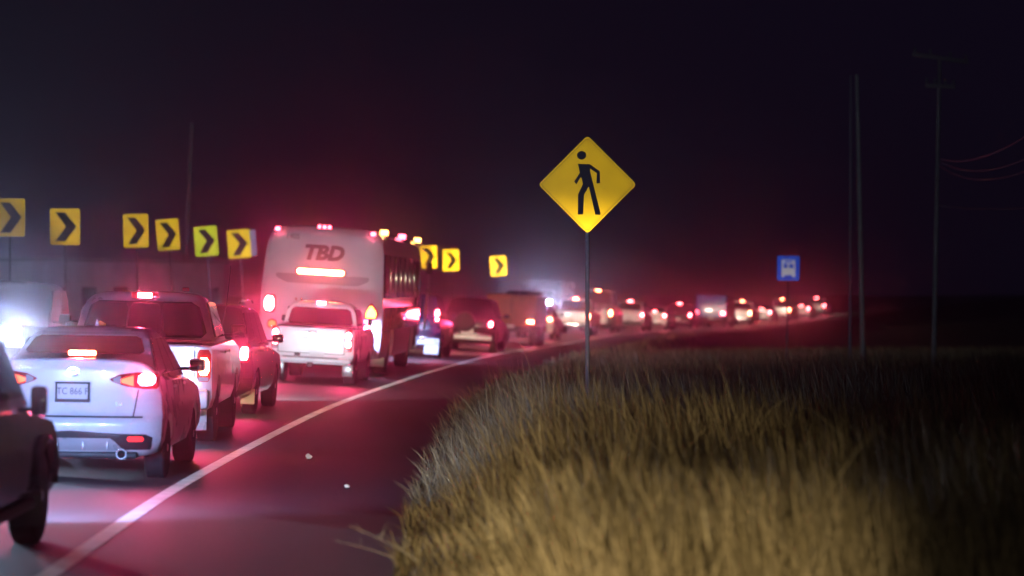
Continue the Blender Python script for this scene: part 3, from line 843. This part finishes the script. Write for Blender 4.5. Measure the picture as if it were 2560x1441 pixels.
def sedan_like(name, paint_, L=4.3, W=1.72, H=1.47, head=(30, WARM), tail=M_brake, I=1.2):
    P = dict(L=L, W=W, H=H, belt=1.0, deck=1.08, yr=.92, yf=L - .88, r=.31, clr=.24, paint=paint_,
             back=[(.16, .27), (.05, .34), (0, .5), (.0, .62), (.06, .68), (.09, .9), (.10, 1.02), (.08, 1.09), (.3, 1.10)],
             yg0=.42, yg1=L - 1.25, yr0=1.3, yr1=L - 2.05, rw=.72, rwz=(1.12, H - .09), head=head, hood=.94)
    root, sh, gh, body = make_car(name, P)
    for sd in (1, -1):
        f = (lambda o: o) if sd > 0 else flipx
        lamp(root, sh, f(rnd([(.46, .80), (.80, .80), (.80, .98), (.50, .95)], .02)), M_lens, f(rrect(.68, .89, .16, .12, .02)), tail)
    plate(root, sh, 0, .76, None)
    sh.patch('valance', rrect(0, .38, 1.2, .10, .02), M_plas, root, .006, .02, 3, 10)
    h = MB().box((0, .45, 1.13), (.30, .05, .045), .012).build('high_brake_light', M_lens, root)
    MB().box((0, .42, 1.13), (.25, .02, .034), .01).build('brake_lamp', tail, h)
    brake_spots(root, [(.68, 0, .89), (-.68, 0, .89)], I)
    return root, sh, gh
def pickup_like(name, paint_, L=5.2, W=1.84, H=1.80, head=(30, WARM), tail=M_brake_o, I=1.4):
    P = dict(L=L, W=W, H=H, rail=1.15, yr=1.1, yf=4.1, r=.37, yc=1.6, yg1=3.5, yr1=2.8, rw=.80, paint=paint_, bz=.52, bh=.18, head=head)
    root, sh, gh = make_pickup(name, P)
    for sd in (1, -1):
        f = (lambda o: o) if sd > 0 else flipx
        lamp(root, sh, f(rrect(.81, .93, .16, .36, .02)), M_lens, f(rrect(.81, .96, .13, .24, .02)), tail)
    plate(root, sh, 0, .68, None, frame=False)
    h = MB().box((0, 1.65, H - .05), (.28, .06, .07), .02).build('high_brake_light', M_lens, root)
    MB().box((0, 1.616, H - .05), (.22, .02, .055), .012).build('brake_lamp', tail, h)
    brake_spots(root, [(.81, 0, .95), (-.81, 0, .95)], I); brake_spots(root, [(0, 1.57, H - .05)], .6)
    return root, sh, gh
def box_truck(name, paint_, cab_paint, L=6.6, W=2.1, H=2.6, head=(30, WARM), tail=M_brake, I=2.0, lampz=.85):
    """small lorry: cargo box behind a cab; origin at the rear"""
    root = empty(name); Wd = W/2
    sh = Shell(rnd([(0, .75), (0, H), (L - 1.9, H), (L - 1.9, .75)], .05), [(.75, Wd), (H, Wd)], L - 1.9, (.0, .02), (.0, .02), zmid=1.5)
    sh.build('cargo_box', paint_, root)
    cp = rnd([(L - 1.85, .5), (L - 1.85, 2.02), (L - 1.4, 2.12), (L - .75, 2.05), (L - .28, 1.3), (L - .02, 1.12), (L, .6), (L - .1, .45)], .08)
    cs = Shell(cp, [(.5, Wd*.86), (1.2, Wd*.86), (2.1, Wd*.74)], 2*L - 1.85, (.02, .06), (.02, .06), zmid=1.6)
    cs.build('cab', cab_paint, root)
    n = 4; vs = []
    for i in range(n + 1):
        for j in range(n + 1):
            z = 1.36 + .6*j/n; y = L - .28 - (z - 1.3)*.61 + .012; x = (-1 + 2*i/n)*cs.W(z)*.88; vs.append((x, y, z))
    mesh_obj('windscreen', vs, [(i*(n+1)+j, (i+1)*(n+1)+j, (i+1)*(n+1)+j+1, i*(n+1)+j+1) for i in range(n) for j in range(n)], M_glass, root)
    MB().box((0, L/2 - .3, .62), (.9, L - 1.2, .2), .02).build('chassis', M_plas, root)
    for sd in (1, -1):
        q = [Vector((sd*(cs.W(z) + .008), y, z)) for (z, y) in ((1.32, L - 1.65), (1.32, L - .75), (1.9, L - .98), (1.9, L - 1.6))]
        qi = [p - Vector((sd*.03, 0, 0)) for p in q]
        mesh_obj('side_window', q + qi, [(0, 1, 2, 3), (4, 5, 6, 7), (0, 1, 5, 4), (1, 2, 6, 5), (2, 3, 7, 6), (3, 0, 4, 7)], M_glass, root, 30)
        wheel(root, sd*(Wd - .2), 1.3, .40, .24, sd); wheel(root, sd*(Wd - .26), L - 1.1, .40, .24, sd)
        mirror(root, sd*Wd*.86, L - .8, 1.5, sd, M_plas, .18, .3)
        f = (lambda o: o) if sd > 0 else flipx
        t = MB().box((sd*(Wd - .2), .03, lampz - .15), (.32, .06, .15), .02).build('tail_light', M_lens, root)
        MB().box((sd*(Wd - .2), -.005, lampz - .15), (.24, .02, .10), .01).build('brake_lamp', tail, t)
        hl = MB().box((sd*Wd*.66, L - .03, .88), (.26, .08, .18), .04).build('headlight', M_clear, root)
        if head:
            MB().box((sd*Wd*.66, L + .015, .88), (.16, .02, .12), .02).build('lamp_bulb', M_head, hl)
            spot(root, (sd*Wd*.66, L + .08, .88), True, head[1], head[0]*K_HEAD, 95, .8, .04, R(1.5))
    m = MB()
    for x in (-.02, .02): m.box((x*20*0 + x, -.006, (H + .75)/2), (.012, .012, H - .85), 0)
    m.build('door_seam', M_seam, root)
    MB().box((0, .06, .60), (W*.9, .10, .12), .02).build('rear_bumper', M_plas, root)
    MB().box((.0, .0, .74), (.31, .012, .15), .003).build('license_plate', M_plate, root)
    if I: brake_spots(root, [(Wd - .2, -.02, lampz - .15), (-Wd + .2, -.02, lampz - .15)], I)
    return root, sh

GQ = 'cars queuing in the lane'
o, sh, gh = suv_like('van', paint('navy', (.012, .016, .05), .25), L=4.3, H=1.86, W=1.70, lampx=.72, lampz=1.25, lh=.42, lw=.13, head=(26, WARM), third=False, bright=True)
MB().box((.62, .02, .36), (.42, .03, .46), .01).build('mud_flap', princ('white_flap', (.8, .8, .8), .5), o)
tag(o, 'dark blue van with bright plate and white flap just ahead of the bus', 'van', GQ); place(o, 74.5, -2.95)
o, sh, gh = suv_like('suv', P_black, L=4.4, H=1.78, W=1.80, lampx=.74, lampz=.93, head=(26, WARM), third=False, bright=True, tail=M_brake, I=2.0)
m = MB(); m.lathe_x([(-.10, .20), (-.09, .30), (.0, .345), (.09, .30), (.10, .20)], (0, 0, 0), 20)
sp_ = m.build('spare_wheel', M_tyre, o); sp_.rotation_euler = (0, 0, R(90)); sp_.location = (-.1, -.04, .98)
tag(o, 'black off-road SUV with round spare wheel and pale bumper behind the last near chevrons', 'car', GQ); place(o, 85.0, -1.50)
o, sh = box_truck('box_truck', princ('truck_orange', (.32, .10, .03), .5, noise=.2, nscale=4), P_dgrey, L=5.8, W=1.95, H=1.95, tail=M_brake_o, lampz=1.10, I=2.0)
tag(o, 'low orange-brown box truck with orange brake lamps just left of the pedestrian sign post', 'truck', GQ); place(o, 100.0, -.12)
o, sh, gh = sedan_like('sedan', P_white, tail=M_brake_o); tag(o, 'white sedan half hidden by grass under the distant oncoming headlight', 'car', GQ); place(o, 113.0, .90)
o, sh, gh = pickup_like('pickup_truck', P_white, tail=M_brake_o); tag(o, 'white pickup with pale tailgate just left of the pedestrian sign post', 'pickup', GQ); place(o, 124.0, 2.76)
o, sh, gh = suv_like('van', P_grey, L=4.8, H=2.25, W=1.86, lampz=1.05, lh=.36, tail=M_brake_o, I=1.5)
tag(o, 'tall grey van with pale roof edge just right of the pedestrian sign post', 'van', GQ); place(o, 136.0, 4.35)
o, sh, gh = suv_like('suv', P_white, H=1.75); tag(o, 'white SUV with two bright stacked brake lamps right of the grey van', 'car', GQ); place(o, 148.0, 6.60)
o, sh, gh = sedan_like('sedan', P_white); tag(o, 'small white sedan following the blue truck two cars behind it', 'car', GQ); place(o, 158.5, 8.55)
o, sh, gh = suv_like('suv', P_maroon, H=1.72); tag(o, 'dark red SUV directly behind the blue truck', 'car', GQ); place(o, 169.5, 10.8)
o, sh = box_truck('box_truck', P_blue, P_white, L=6.0, W=2.1, H=2.3, tail=M_brake, I=1.2, lampz=1.2); tag(o, 'bright blue box truck in the middle of the distant queue', 'truck', GQ); place(o, 180.5, 13.75)
o, sh, gh = pickup_like('pickup_truck', P_white, H=1.85); tag(o, 'white pickup just ahead of the blue truck', 'pickup', GQ); place(o, 192.5, 16.75)
o, sh, gh = sedan_like('sedan', P_silver, I=1.6); tag(o, 'small silver sedan below and left of the blue bus sign', 'car', GQ); place(o, 204.0, 19.5)
o, sh, gh = pickup_like('pickup_truck', P_silver, H=1.85); tag(o, 'silver pickup directly below the blue bus sign', 'pickup', GQ); place(o, 215.5, 22.1)
o, sh, gh = sedan_like('sedan', P_white); tag(o, 'white sedan second from the right end of the distant queue', 'car', GQ); place(o, 227.5, 25.2)
o, sh, gh = suv_like('suv', P_silver); tag(o, 'silver SUV at the far right end of the distant queue', 'car', GQ); place(o, 239.0, 27.9)

# ---- oncoming traffic ---------------------------------------------------
def oncoming(o, I, D, X, cone=60):
    return place(o, D, X, flip=True)
o, sh, gh = pickup_like('pickup_truck', P_black, L=5.3, W=1.9, H=1.9, head=None, tail=M_lens, I=.0)
for sd in (1, -1):
    hx = MB().lathe_x([(-.02, .115), (.02, .115), (.035, .09)], (0, 0, 0), 18).build('lamp_bulb', M_head, o)
    hx.rotation_euler = (0, 0, R(90)); hx.location = (sd*.72, 5.32, 1.12)
    spot(o, (sd*.72, 5.42, 1.08), True, COOL, 42, 120, .9, .05, R(1.0))
M_rg = princ('rough_dark', (.02, .02, .024), .6)  # rough finish on glass and paint, dulls lamp reflections here
for c_ in o.children_recursive:
    if c_.type == 'MESH' and c_.data.materials and c_.data.materials[0] in (M_glass, P_black): c_.data.materials[0] = M_rg
tag(o, 'oncoming dark pickup with glaring bluish headlight at the left frame edge', 'pickup'); place(o, 46.6, -8.46, flip=True)
o, sh, gh = sedan_like('sedan', P_grey, head=None, tail=M_lens, I=.0)  # unseen car added to throw cool headlamp light on the shoulder
for sd in (1, -1):
    MB().box((sd*.62, 4.27, .70), (.16, .03, .10), .012).build('lamp_bulb', M_head, o)
    spot(o, (sd*.62, 4.36, .70), True, (.62, .72, 1.0), 270, 140, .9, .05, R(.5), R(-8))
tag(o, 'unseen oncoming grey sedan beyond the left frame edge, added to light the shoulder', 'car'); place(o, 33.6, -8.3, flip=True)
o, sh = box_truck('box_truck', P_grey, P_grey, L=6.6, W=2.2, H=2.6, head=None, tail=M_lens, I=0)
for sd in (1, -1):
    hx = MB().lathe_x([(-.02, .11), (.02, .11), (.035, .09)], (0, 0, 0), 18).build('lamp_bulb', M_head, o)
    hx.rotation_euler = (0, 0, R(90)); hx.location = (sd*.74, 6.62, 1.42)
    spot(o, (sd*.74, 6.72, 1.42), True, COOL, 40, 120, .9, .05, R(1.0))
tag(o, 'distant oncoming truck with blue-white headlight halo', 'truck'); place(o, 146.5, 2.30, flip=True)

# =================================================================== SIGNS
M_yel = retro('sheeting_yellow', (.82, .52, .010), .34, .008, .4, .18)
M_yel2 = retro('sheeting_yellow_lime', (.62, .64, .02), .32, .008, .4, .18)
M_blk = princ('sign_black', (.012, .011, .010), .6)
M_bluesign = retro('sheeting_blue', (.012, .09, .75), .34, .008, .4, .25)
M_wsign = retro('sheeting_white', (.60, .60, .75), .30, .008, .4, .2)
M_back = princ('sign_back_aluminium', (.45, .45, .47), .5, .5)

def sign_post(root, z_top, z_bot, rad=.03, y=.03, mat=None):
    return MB().tube([(0, y, z_bot), (0, y, z_top)], rad, 10).build('post', mat or M_steel, root)
# pedestrian crossing diamond
def pedestrian_sign():
    D = 32.0; c = px(1468.5, 462, D); gz = groundZ(c.x, D)
    root = empty('pedestrian_sign', (c.x, D, gz), (0, 0, R(-1.5)))
    h = c.z - gz; s = 121.5*D/FPX
    dia = rnd([(0, -s*1.01), (s*1.01, 0), (0, s*1.01), (-s*1.01, 0)], .05, 5)
    M_ped = retro('sheeting_yellow_old', (.84, .53, .010), .42, .012, .4, .18)
    p = MB().prism(dia, (0, 0, h), (1, 0, 0), (0, 0, 1), (0, -1, 0), .004).build('panel', M_ped, root, smooth_=False)
    MB().prism(dia, (0, .0045, h), (1, 0, 0), (0, 0, 1), (0, -1, 0), .003).build('panel_back', M_back, p, smooth_=False)
    # thin black border line as a closed ring
    i0, i1 = s*.945, s*.962
    A = rnd([(0, -i1), (i1, 0), (0, i1), (-i1, 0)], .04, 5); B = rnd([(0, -i0), (i0, 0), (0, i0), (-i0, 0)], .036, 5)
    n = len(A); vs = [(a, -.0016, h + b) for a, b in A] + [(a, -.0016, h + b) for a, b in B]
    mesh_obj('border_line', vs, [(i, (i+1) % n, n + (i+1) % n, n + i) for i in range(n)], princ('border_olive', (.30, .22, .01), .6), p, smooth_=False)
    k = s/418.0
    def q(pts): return [((a - 580)*k, (555 - b)*k) for a, b in pts]
    head = q([(530 + 40*math.cos(2*math.pi*i/20), 303 + 37*math.sin(2*math.pi*i/20)) for i in range(20)])
    MB().prism(head, (0, -.003, h), (1, 0, 0), (0, 0, 1), (0, -1, 0), .002).build('symbol_head', M_blk, p, smooth_=False)
    bod = q([(498, 377), (598, 379), (612, 387), (687, 442), (689, 541), (662, 546), (658, 535), (661, 457), (604, 418), (603, 440), (640, 590), (694, 806), (690, 816), (648, 814), (592, 572),
             (552, 640), (543, 812), (497, 813), (499, 640), (540, 552), (531, 500), (522, 492), (485, 552), (466, 529), (500, 478), (515, 452)])
    MB().prism(bod, (0, -.003, h), (1, 0, 0), (0, 0, 1), (0, -1, 0), .002).build('symbol_figure', M_blk, p, smooth_=False)
    sign_post(root, h + s*.6, -.2, .028, .036)
    for z in (h + s*.45, h - s*.5): MB().box((0, .012, z), (.10, .02, .035), .004).build('bracket', M_steel, root)
    tag(root, 'yellow diamond pedestrian warning sign on a post in the grass', 'road sign')
pedestrian_sign()

CH = [  # centre x, centre y, width, height in photo pixels, lean deg, distance factor
    (25, 544.5, 76, 95, 0, 1.0), (162.5, 567.5, 75, 91, 0, 1.0), (339.5, 577.5, 63, 84, -1.5, 1.0), (419.5, 586.5, 57, 78, -4.5, 1.0),
    (515, 602.5, 58, 74, -4.5, 1.0), (597.5, 609.5, 57, 71, -4.5, 1.0), (1071.5, 642.5, 41, 55, -1, 1.08), (1127, 651, 40, 52, -2, 1.08), (1246, 665, 40, 49, -4, 1.08)]
LAB = ['yellow chevron sign cut off by the left frame edge', 'yellow chevron sign second from the left frame edge', 'yellow chevron sign third from the left, upright above the silver pickup roof',
       'yellow chevron sign fourth from the left, just left of the tall thin pole', 'lime-yellow chevron sign just right of the tall thin pole',
       'yellow chevron sign with a grey panel edge behind it, just left of the bus', 'yellow chevron sign first to the right of the bus', 'yellow chevron sign in the middle of the three right of the bus',
       'yellow chevron sign rightmost of all, nearest the pedestrian sign']
for i, (cx, cy_, pw, ph, lean, fac) in enumerate(CH):
    D = FPX*.90/ph*fac; c = px(cx, cy_, D)
    d = edgeX(D) - c.x
    gz = rz(D, d) if -SHO < d < ROAD_L else groundZ(c.x, D)
    W_, H_ = pw*D/FPX, ph*D/FPX
    root = empty('chevron_sign', (c.x - math.sin(R(lean))*(c.z - gz)*-1*-1, D, gz), (0, R(lean), R(-3)))
    root.location.x = c.x - math.sin(R(lean))*(c.z - gz)
    h = (c.z - gz)
    mat = M_yel2 if i == 4 else (M_yel if i < 6 else retro('sheeting_yellow_far', (.80, .50, .012), .13, .008, .4, .2))
    p = MB().prism(rrect(0, 0, W_, H_, .05), (0, 0, h), (1, 0, 0), (0, 0, 1), (0, -1, 0), .004).build('panel', mat, root, smooth_=False)
    MB().prism(rrect(0, 0, W_, H_, .05), (0, .0045, h), (1, 0, 0), (0, 0, 1), (0, -1, 0), .003).build('panel_back', M_back, p, smooth_=False)
    pts = [(.17, .10), (.50, .10), (.89, .49), (.52, .90), (.17, .90), (.53, .49)]
    MB().prism([((a - .5)*W_, (.5 - b)*H_) for a, b in pts], (0, -.003, h), (1, 0, 0), (0, 0, 1), (0, -1, 0), .002).build('chevron_arrow', M_blk, p, smooth_=False)
    sign_post(root, h + H_*.45, -.25, .028, .036)
    for z in (h + H_*.3, h - H_*.3): MB().box((0, .012, z), (.10, .02, .035), .004).build('bracket', M_steel, root)
    if i == 5:
        MB().prism(rrect(W_*.62, 0, W_*.26, H_*.92, .04), (0, .06, h), (1, 0, 0), (0, 0, 1), (0, -1, 0), .004).build('side_panel', M_back, root, smooth_=False)
    tag(root, LAB[i], 'road sign', 'chevron signs along the curve')

def bus_stop_sign():
    D = 80.0; c = px(1966.5, 671, D); gz = groundZ(c.x, D)
    root = empty('bus_stop_sign', (c.x, D, gz), (0, R(1), R(2)))
    W_, H_ = 56*D/FPX, 62*D/FPX; h = c.z - gz
    p = MB().prism(rrect(0, 0, W_, H_, .05), (0, 0, h), (1, 0, 0), (0, 0, 1), (0, -1, 0), .004).build('panel', M_bluesign, root, smooth_=False)
    def part(name, out, mat, y): return MB().prism([(a*W_, b*H_) for a, b in out], (0, y, h), (1, 0, 0), (0, 0, 1), (0, -1, 0), .0015).build(name, mat, p, smooth_=False)
    part('bus_symbol', rnd([(-.30, -.36), (-.30, .34), (.28, .34), (.32, -.36), (.20, -.36), (.17, -.28), (-.16, -.28), (-.19, -.36)], .03), M_wsign, -.003)
    part('symbol_window', rrect(-.13, .10, .17, .19, .02), M_bluesign, -.005); part('symbol_window', rrect(.13, .09, .20, .17, .02), M_bluesign, -.005)
    part('symbol_board', rrect(0, .27, .36, .07, .02), M_bluesign, -.005)
    sign_post(root, h + H_*.45, -.3, .03, .036)
    tag(root, 'blue bus stop sign with a white bus pictogram at the far right', 'road sign')
bus_stop_sign()

# =================================================================== POLES, WIRES, BUILDING
def pole(name, x0, y0, x1, y1, D, r0, r1, label, arms=(), mat=None, D1=None):
    top = px(x0, y0, D); low = px(x1, y1, D)
    k = (groundZ(low.x, D) - low.z)/(low.z - top.z) if abs(low.z - top.z) > 1e-3 else 0
    base = low + (low - top)*k; base.z = groundZ(base.x, D) - .3
    root = empty(name, base)
    MB().tube([(0, 0, 0)] + [(top - base)*t for t in (.25, .5, .75, 1)], r0, 12, r1).build('shaft', mat or M_conc, root)
    for (dz, hw, tilt) in arms:
        z = (top - base)
        a = MB().box((z.x, z.y - .1, z.z - dz), (hw*2, .09, .11), .01, Matrix.Rotation(tilt, 3, 'Y')).build('cross_arm', princ('arm_wood', (.30, .28, .26), .8), root)
        for u in (-.9, -.35, .35, .9):
            MB().tube([(z.x + u*hw, z.y - .1, z.z - dz + .05 - math.sin(tilt)*u*hw), (z.x + u*hw, z.y - .1, z.z - dz + .22 - math.sin(tilt)*u*hw)], .045, 8, .03).build('insulator', princ('porcelain', (.25, .25, .25), .4), a)
    tag(root, label, 'pole')
    return root
pole('light_pole', 480, 308, 459, 720, 125, .13, .07, 'tall thin pole rising behind the chevrons left of the bus')
pole('utility_pole', 2142, 188, 2152, 620, 78, .085, .05, 'brightest utility pole right of the blue bus sign')
pole('utility_pole', 2127, 190, 2126, 560, 92, .045, .03, 'faint thin utility pole just left of the brighter one', mat=M_steel)
pole('utility_pole', 2349, 145, 2341, 545, 74, .075, .05, 'utility pole with cross-arms and wires at the upper right', arms=((.02, .80, .14), (.82, .42, .05)))
W_ = princ('wire_aluminium', (.42, .42, .42), .45, .6)
for (a, b, c_, sag, lab) in [((2352, 398), (2660, 272), 44, .35, 'topmost of the power lines fanning right from the cross-arm pole'),
                             ((2350, 404), (2660, 345), 44, .40, 'second highest power line fanning right from the cross-arm pole'),
                             ((2345, 412), (2660, 380), 44, .45, 'third power line from the top right of the cross-arm pole'),
                             ((2345, 514), (2660, 512), 56, .10, 'lowest power line running level right of the cross-arm pole')]:
    p0, p1 = px(a[0], a[1], 74), px(b[0], b[1], c_)
    pts = [p0.lerp(p1, t/16) - Vector((0, 0, 4*sag*(t/16)*(1 - t/16))) for t in range(17)]
    o = MB().tube(pts, .013, 5).build('power_line', W_, None)
    tag(o, lab, 'power line', 'power lines')

def low_building():
    a, b = px(78, 640, 104), px(560, 640, 118)
    gz = groundZ(a.x, 104) - .2
    root = empty('low_building', (a.x, 104, gz))
    dx, dy = b.x - a.x, 14.0; ln = math.hypot(dx, dy); root.rotation_euler = (0, 0, math.atan2(dy, dx))
    M_wall = princ('plaster_wall', (.42, .40, .42), .85, noise=.25, nscale=.6, bump=.2)
    MB().box((ln/2, 3, 1.65), (ln, 6, 3.3), .02).build('wall', M_wall, root)
    MB().box((ln/2, 3, 3.36), (ln + .4, 6.4, .14), .02).build('roof', princ('roof_concrete', (.25, .24, .24), .9), root)
    for k in range(3):
        w_ = MB().box((1.8 + k*2.4, -.01, 1.75), (1.1, .06, 1.0), .01).build('window', M_glass, root)
        MB().box((1.8 + k*2.4, -.04, 1.22), (1.3, .12, .06), .01).build('sill', princ('roof_concrete', (.25, .24, .24), .9), w_)
    MB().box((ln - 1.0, -.01, 1.15), (1.0, .06, 2.1), .01).build('door', P_grey, root)
    tag(root, 'low pale flat-roofed building in the dark behind the left chevrons', 'building')
low_building()

# =================================================================== VERGE: grass, weeds, stones
import numpy as np
rng = np.random.default_rng(11)
def grass_material():
    m = bpy.data.materials.new('dry_grass'); t = nt(m); b = t.nodes['Principled BSDF']
    at = t.nodes.new('ShaderNodeAttribute'); at.attribute_name = 'tone'
    r = t.nodes.new('ShaderNodeValToRGB')
    r.color_ramp.elements[0].position = 0; r.color_ramp.elements[0].color = (.085, .060, .022, 1)
    r.color_ramp.elements[1].position = 1; r.color_ramp.elements[1].color = (.52, .42, .22, 1)
    e = r.color_ramp.elements.new(.35); e.color = (.19, .14, .055, 1)
    e = r.color_ramp.elements.new(.7); e.color = (.33, .25, .12, 1)
    t.links.new(at.outputs['Fac'], r.inputs['Fac']); t.links.new(r.outputs[0], b.inputs['Base Color'])
    b.inputs['Roughness'].default_value = .75
    return m
M_grass = grass_material()
def grass(name, n, ylo, yhi, hfun, wid, label, spread=1.0, band=None):
    y = ylo + (yhi - ylo) * rng.random(n)**1.15
    ex = np.array([edgeX(v) for v in y]) + SHO
    lim = .215*y + 1.2
    # ragged boundary with the shoulder
    e0 = ex + .22*np.sin(y*1.7) + .15*np.sin(y*4.1 + 1) + np.interp(y, [14, 20, 28, 40, 55], [.78, .62, .32, .05, -.05])
    u = rng.random(n)
    x = e0 + (lim - e0)*u**1.1
    if band: x = ex + band[0] + (band[1] - band[0])*u**.8
    # clumps
    cl = (np.sin(x*2.3 + 1.3*np.sin(y*.9)) * np.sin(y*1.6 + .8*np.sin(x*1.1)) + 1)/2
    edge = np.clip((x - e0)/.7, 0.25, 1) if not band else np.full(n, .75)
    big = .5 + .5*np.sin(x*.75 + .9*np.sin(y*.33) + y*.21)*np.sin(y*.47 - x*.3)
    H = hfun(x, y) * (.40 + .60*rng.random(n)) * (.66 + .34*cl + .18*big) * (.30 + .70*edge)
    z0 = np.array([groundZ(a, b) for a, b in zip(x, y)])
    ang = rng.random(n)*2*math.pi
    lean = (.10 + .55*rng.random(n)**2) * spread
    la = rng.normal(math.pi*1.0, 1.3, n)
    # blades near the road lean out over it
    lean = lean + .25*(1 - edge)
    lx, ly = np.cos(la)*lean*H, np.sin(la)*lean*H
    wx, wy = np.cos(ang)*wid*.5, np.sin(ang)*wid*.35
    wsc = .6 + .9*rng.random(n)
    V = np.zeros((n, 7, 3))
    for k, (f, ws) in enumerate(((0, 1.0), (.45, .85), (.78, .55))):
        bx, by, bz = x + lx*f**1.8, y + ly*f**1.8, z0 - .03 + H*f*(1 - .10*f*lean)
        V[:, 2*k] = np.stack([bx - wx*ws*wsc, by - wy*ws*wsc, bz], 1); V[:, 2*k+1] = np.stack([bx + wx*ws*wsc, by + wy*ws*wsc, bz], 1)
    V[:, 6] = np.stack([x + lx, y + ly, z0 + H*(1 - .2*lean)], 1)
    base = (np.arange(n)*7)[:, None]
    loops = np.concatenate([base + np.array([[0, 1, 3, 2]]), base + np.array([[2, 3, 5, 4]]), base + np.array([[4, 5, 6]])], 1).reshape(-1)
    tot = np.tile([4, 4, 3], n); start = np.concatenate([[0], np.cumsum(tot)[:-1]])
    me = bpy.data.meshes.new(name)
    me.vertices.add(n*7); me.vertices.foreach_set('co', V.reshape(-1))
    me.loops.add(len(loops)); me.loops.foreach_set('vertex_index', loops.astype(np.int32))
    me.polygons.add(len(tot)); me.polygons.foreach_set('loop_start', start.astype(np.int32)); me.polygons.foreach_set('loop_total', tot.astype(np.int32))
    a = me.attributes.new('tone', 'FLOAT', 'POINT')
    tone = np.clip(rng.normal(.40 + .20*cl + .35*(1 - edge), .22, n), 0, 1)  # road-edge blades paler: cool headlamp light put into their colour
    a.data.foreach_set('value', np.repeat(tone, 7).astype(np.float32))
    me.update(calc_edges=True)
    me.materials.append(M_grass)
    o = bpy.data.objects.new(name, me); C.objects.link(o)
    tag(o, label, 'grass', kind='stuff')
    return o
def hnear(x, y): return 1.05 - .006*(y - 16) + .10*np.sin(y*.31 + x*.2)
def hfar(x, y): return np.full_like(x, .62)
grass('tall_grass', 62000, 13.5, 44, hnear, .011, 'tall dry grass covering the right-hand verge')
grass('verge_litter', 10500, 12.5, 46, lambda x, y: .30 + .12*np.sin(y*2.1), .010, 'short pale grass and litter along the asphalt edge', 2.0, (.0, .85))
grass('grass_stalks', 3200, 14, 42, lambda x, y: 1.38*hnear(x, y), .006, 'sparse taller seed stalks standing out of the verge grass', 2.0)
grass('far_grass', 26000, 42, 150, hfar, .03, 'lower dry grass further along the verge')

def weed(base, h, lean, n, label, seed, rad=.006, mat=None):
    rr = random.Random(seed); root = empty('dry_weed', base)
    m = MB(); pts = []
    for i in range(7):
        t = i/6; pts.append(Vector((lean[0]*t**1.3, lean[1]*t, h*t*(1 - .25*t*abs(lean[0])))))
    m.tube(pts, rad, 6, rad*.35); st = m.build('stem', mat, root)
    for k in range(n):
        t = .25 + .7*rr.random(); i = min(5, int(t*6)); p = pts[i].lerp(pts[i+1], t*6 - i)
        a = rr.random()*2*math.pi; l = h*(.14 + .22*rr.random())
        q = p + Vector((math.cos(a)*l*.6, math.sin(a)*l*.4, l*(.4 + .6*rr.random())))
        MB().tube([p, p.lerp(q, .5) + Vector((0, 0, -.02)), q], rad*.55, 5, rad*.25).build('twig', mat, root)
    tag(root, label, 'plant', 'dry weeds on the verge')
M_straw = princ('straw', (.50, .44, .34), .8, noise=.2, nscale=12)
def gp(xp, D): 
    X = (xp - 1280)*D/FPX; return (X, D, groundZ(X, D))
weed(gp(1075, 18.2), .42, (-.55, -.3), 7, 'pale weed stalk arching left over the shoulder at the bottom edge', 3, .004, M_straw)
weed(gp(1010, 19.0), .22, (-.5, -.2), 3, 'small pale weed lying on the shoulder in front of the tall grass', 5, .0035, M_straw)
weed(gp(2400, 19.0), .52, (.12, 0), 9, 'branching dry weed at the bottom right corner', 8, .005, M_straw)
weed(gp(1830, 20.5), .70, (.10, 0), 7, 'thin branching weed standing in the darker right part of the grass', 9, .004, M_straw)
def stone(loc, s, label):
    rr = random.Random(int(s*1e4)); bm = bmesh.new(); bmesh.ops.create_icosphere(bm, subdivisions=2, radius=1)
    for v in bm.verts: v.co = Vector((v.co.x*s*1.3, v.co.y*s, v.co.z*s*.95))*(.6 + .6*rr.random())
    bm.verts.index_update()
    o = MB().add([v.co for v in bm.verts], [[v.index for v in f.verts] for f in bm.faces]).build('stone', retro('quartz_white', (.75, .75, .74), .03, .08), None, 30); bm.free()
    o.location = loc; tag(o, label, 'stone', 'pale stones on the shoulder')
D = 30.4; X = (772 - 1280)*D/FPX; stone((X, D, rz(D, edgeX(D) - X) + .025), .036, 'larger bright white stone on the shoulder asphalt')
D = 26.0; X = (867 - 1280)*D/FPX; stone((X, D, rz(D, edgeX(D) - X) + .012), .022, 'smaller dim stone on the shoulder nearer the grass')

# =================================================================== headlamps of the vehicle the photograph is taken from
def own_headlamps():
    for x in (-.75, .75):
        o = spot(None, (x, 1.2, 1.15), True, (1, .82, .54), 620, 14, 1.0, .05, R(3.2), R(-.1)); o.name = 'low_beam'
        o = spot(None, (x, 1.2, .85), True, (1, .93, .80), 20, 32, .8, .05, R(-1.2), R(0)); o.name = 'high_beam'
own_headlamps()

# =================================================================== haze, scattering forward so lamp halos imitate lens bloom
m = bpy.data.materials.new('night_haze'); t = nt(m)
t.nodes.remove(t.nodes['Principled BSDF'])
v = t.nodes.new('ShaderNodeVolumePrincipled')
v.inputs['Color'].default_value = (.92, .92, .95, 1); v.inputs['Density'].default_value = HAZE; v.inputs['Anisotropy'].default_value = .983
t.links.new(v.outputs[0], t.nodes['Material Output'].inputs['Volume'])
hz = MB().box((20, 195, 8), (366, 446, 24)).build('haze', m, None, smooth_=False)
tag(hz, 'thin night haze over the whole road, shaped to give lamps bloom-like halos', 'haze', kind='stuff')
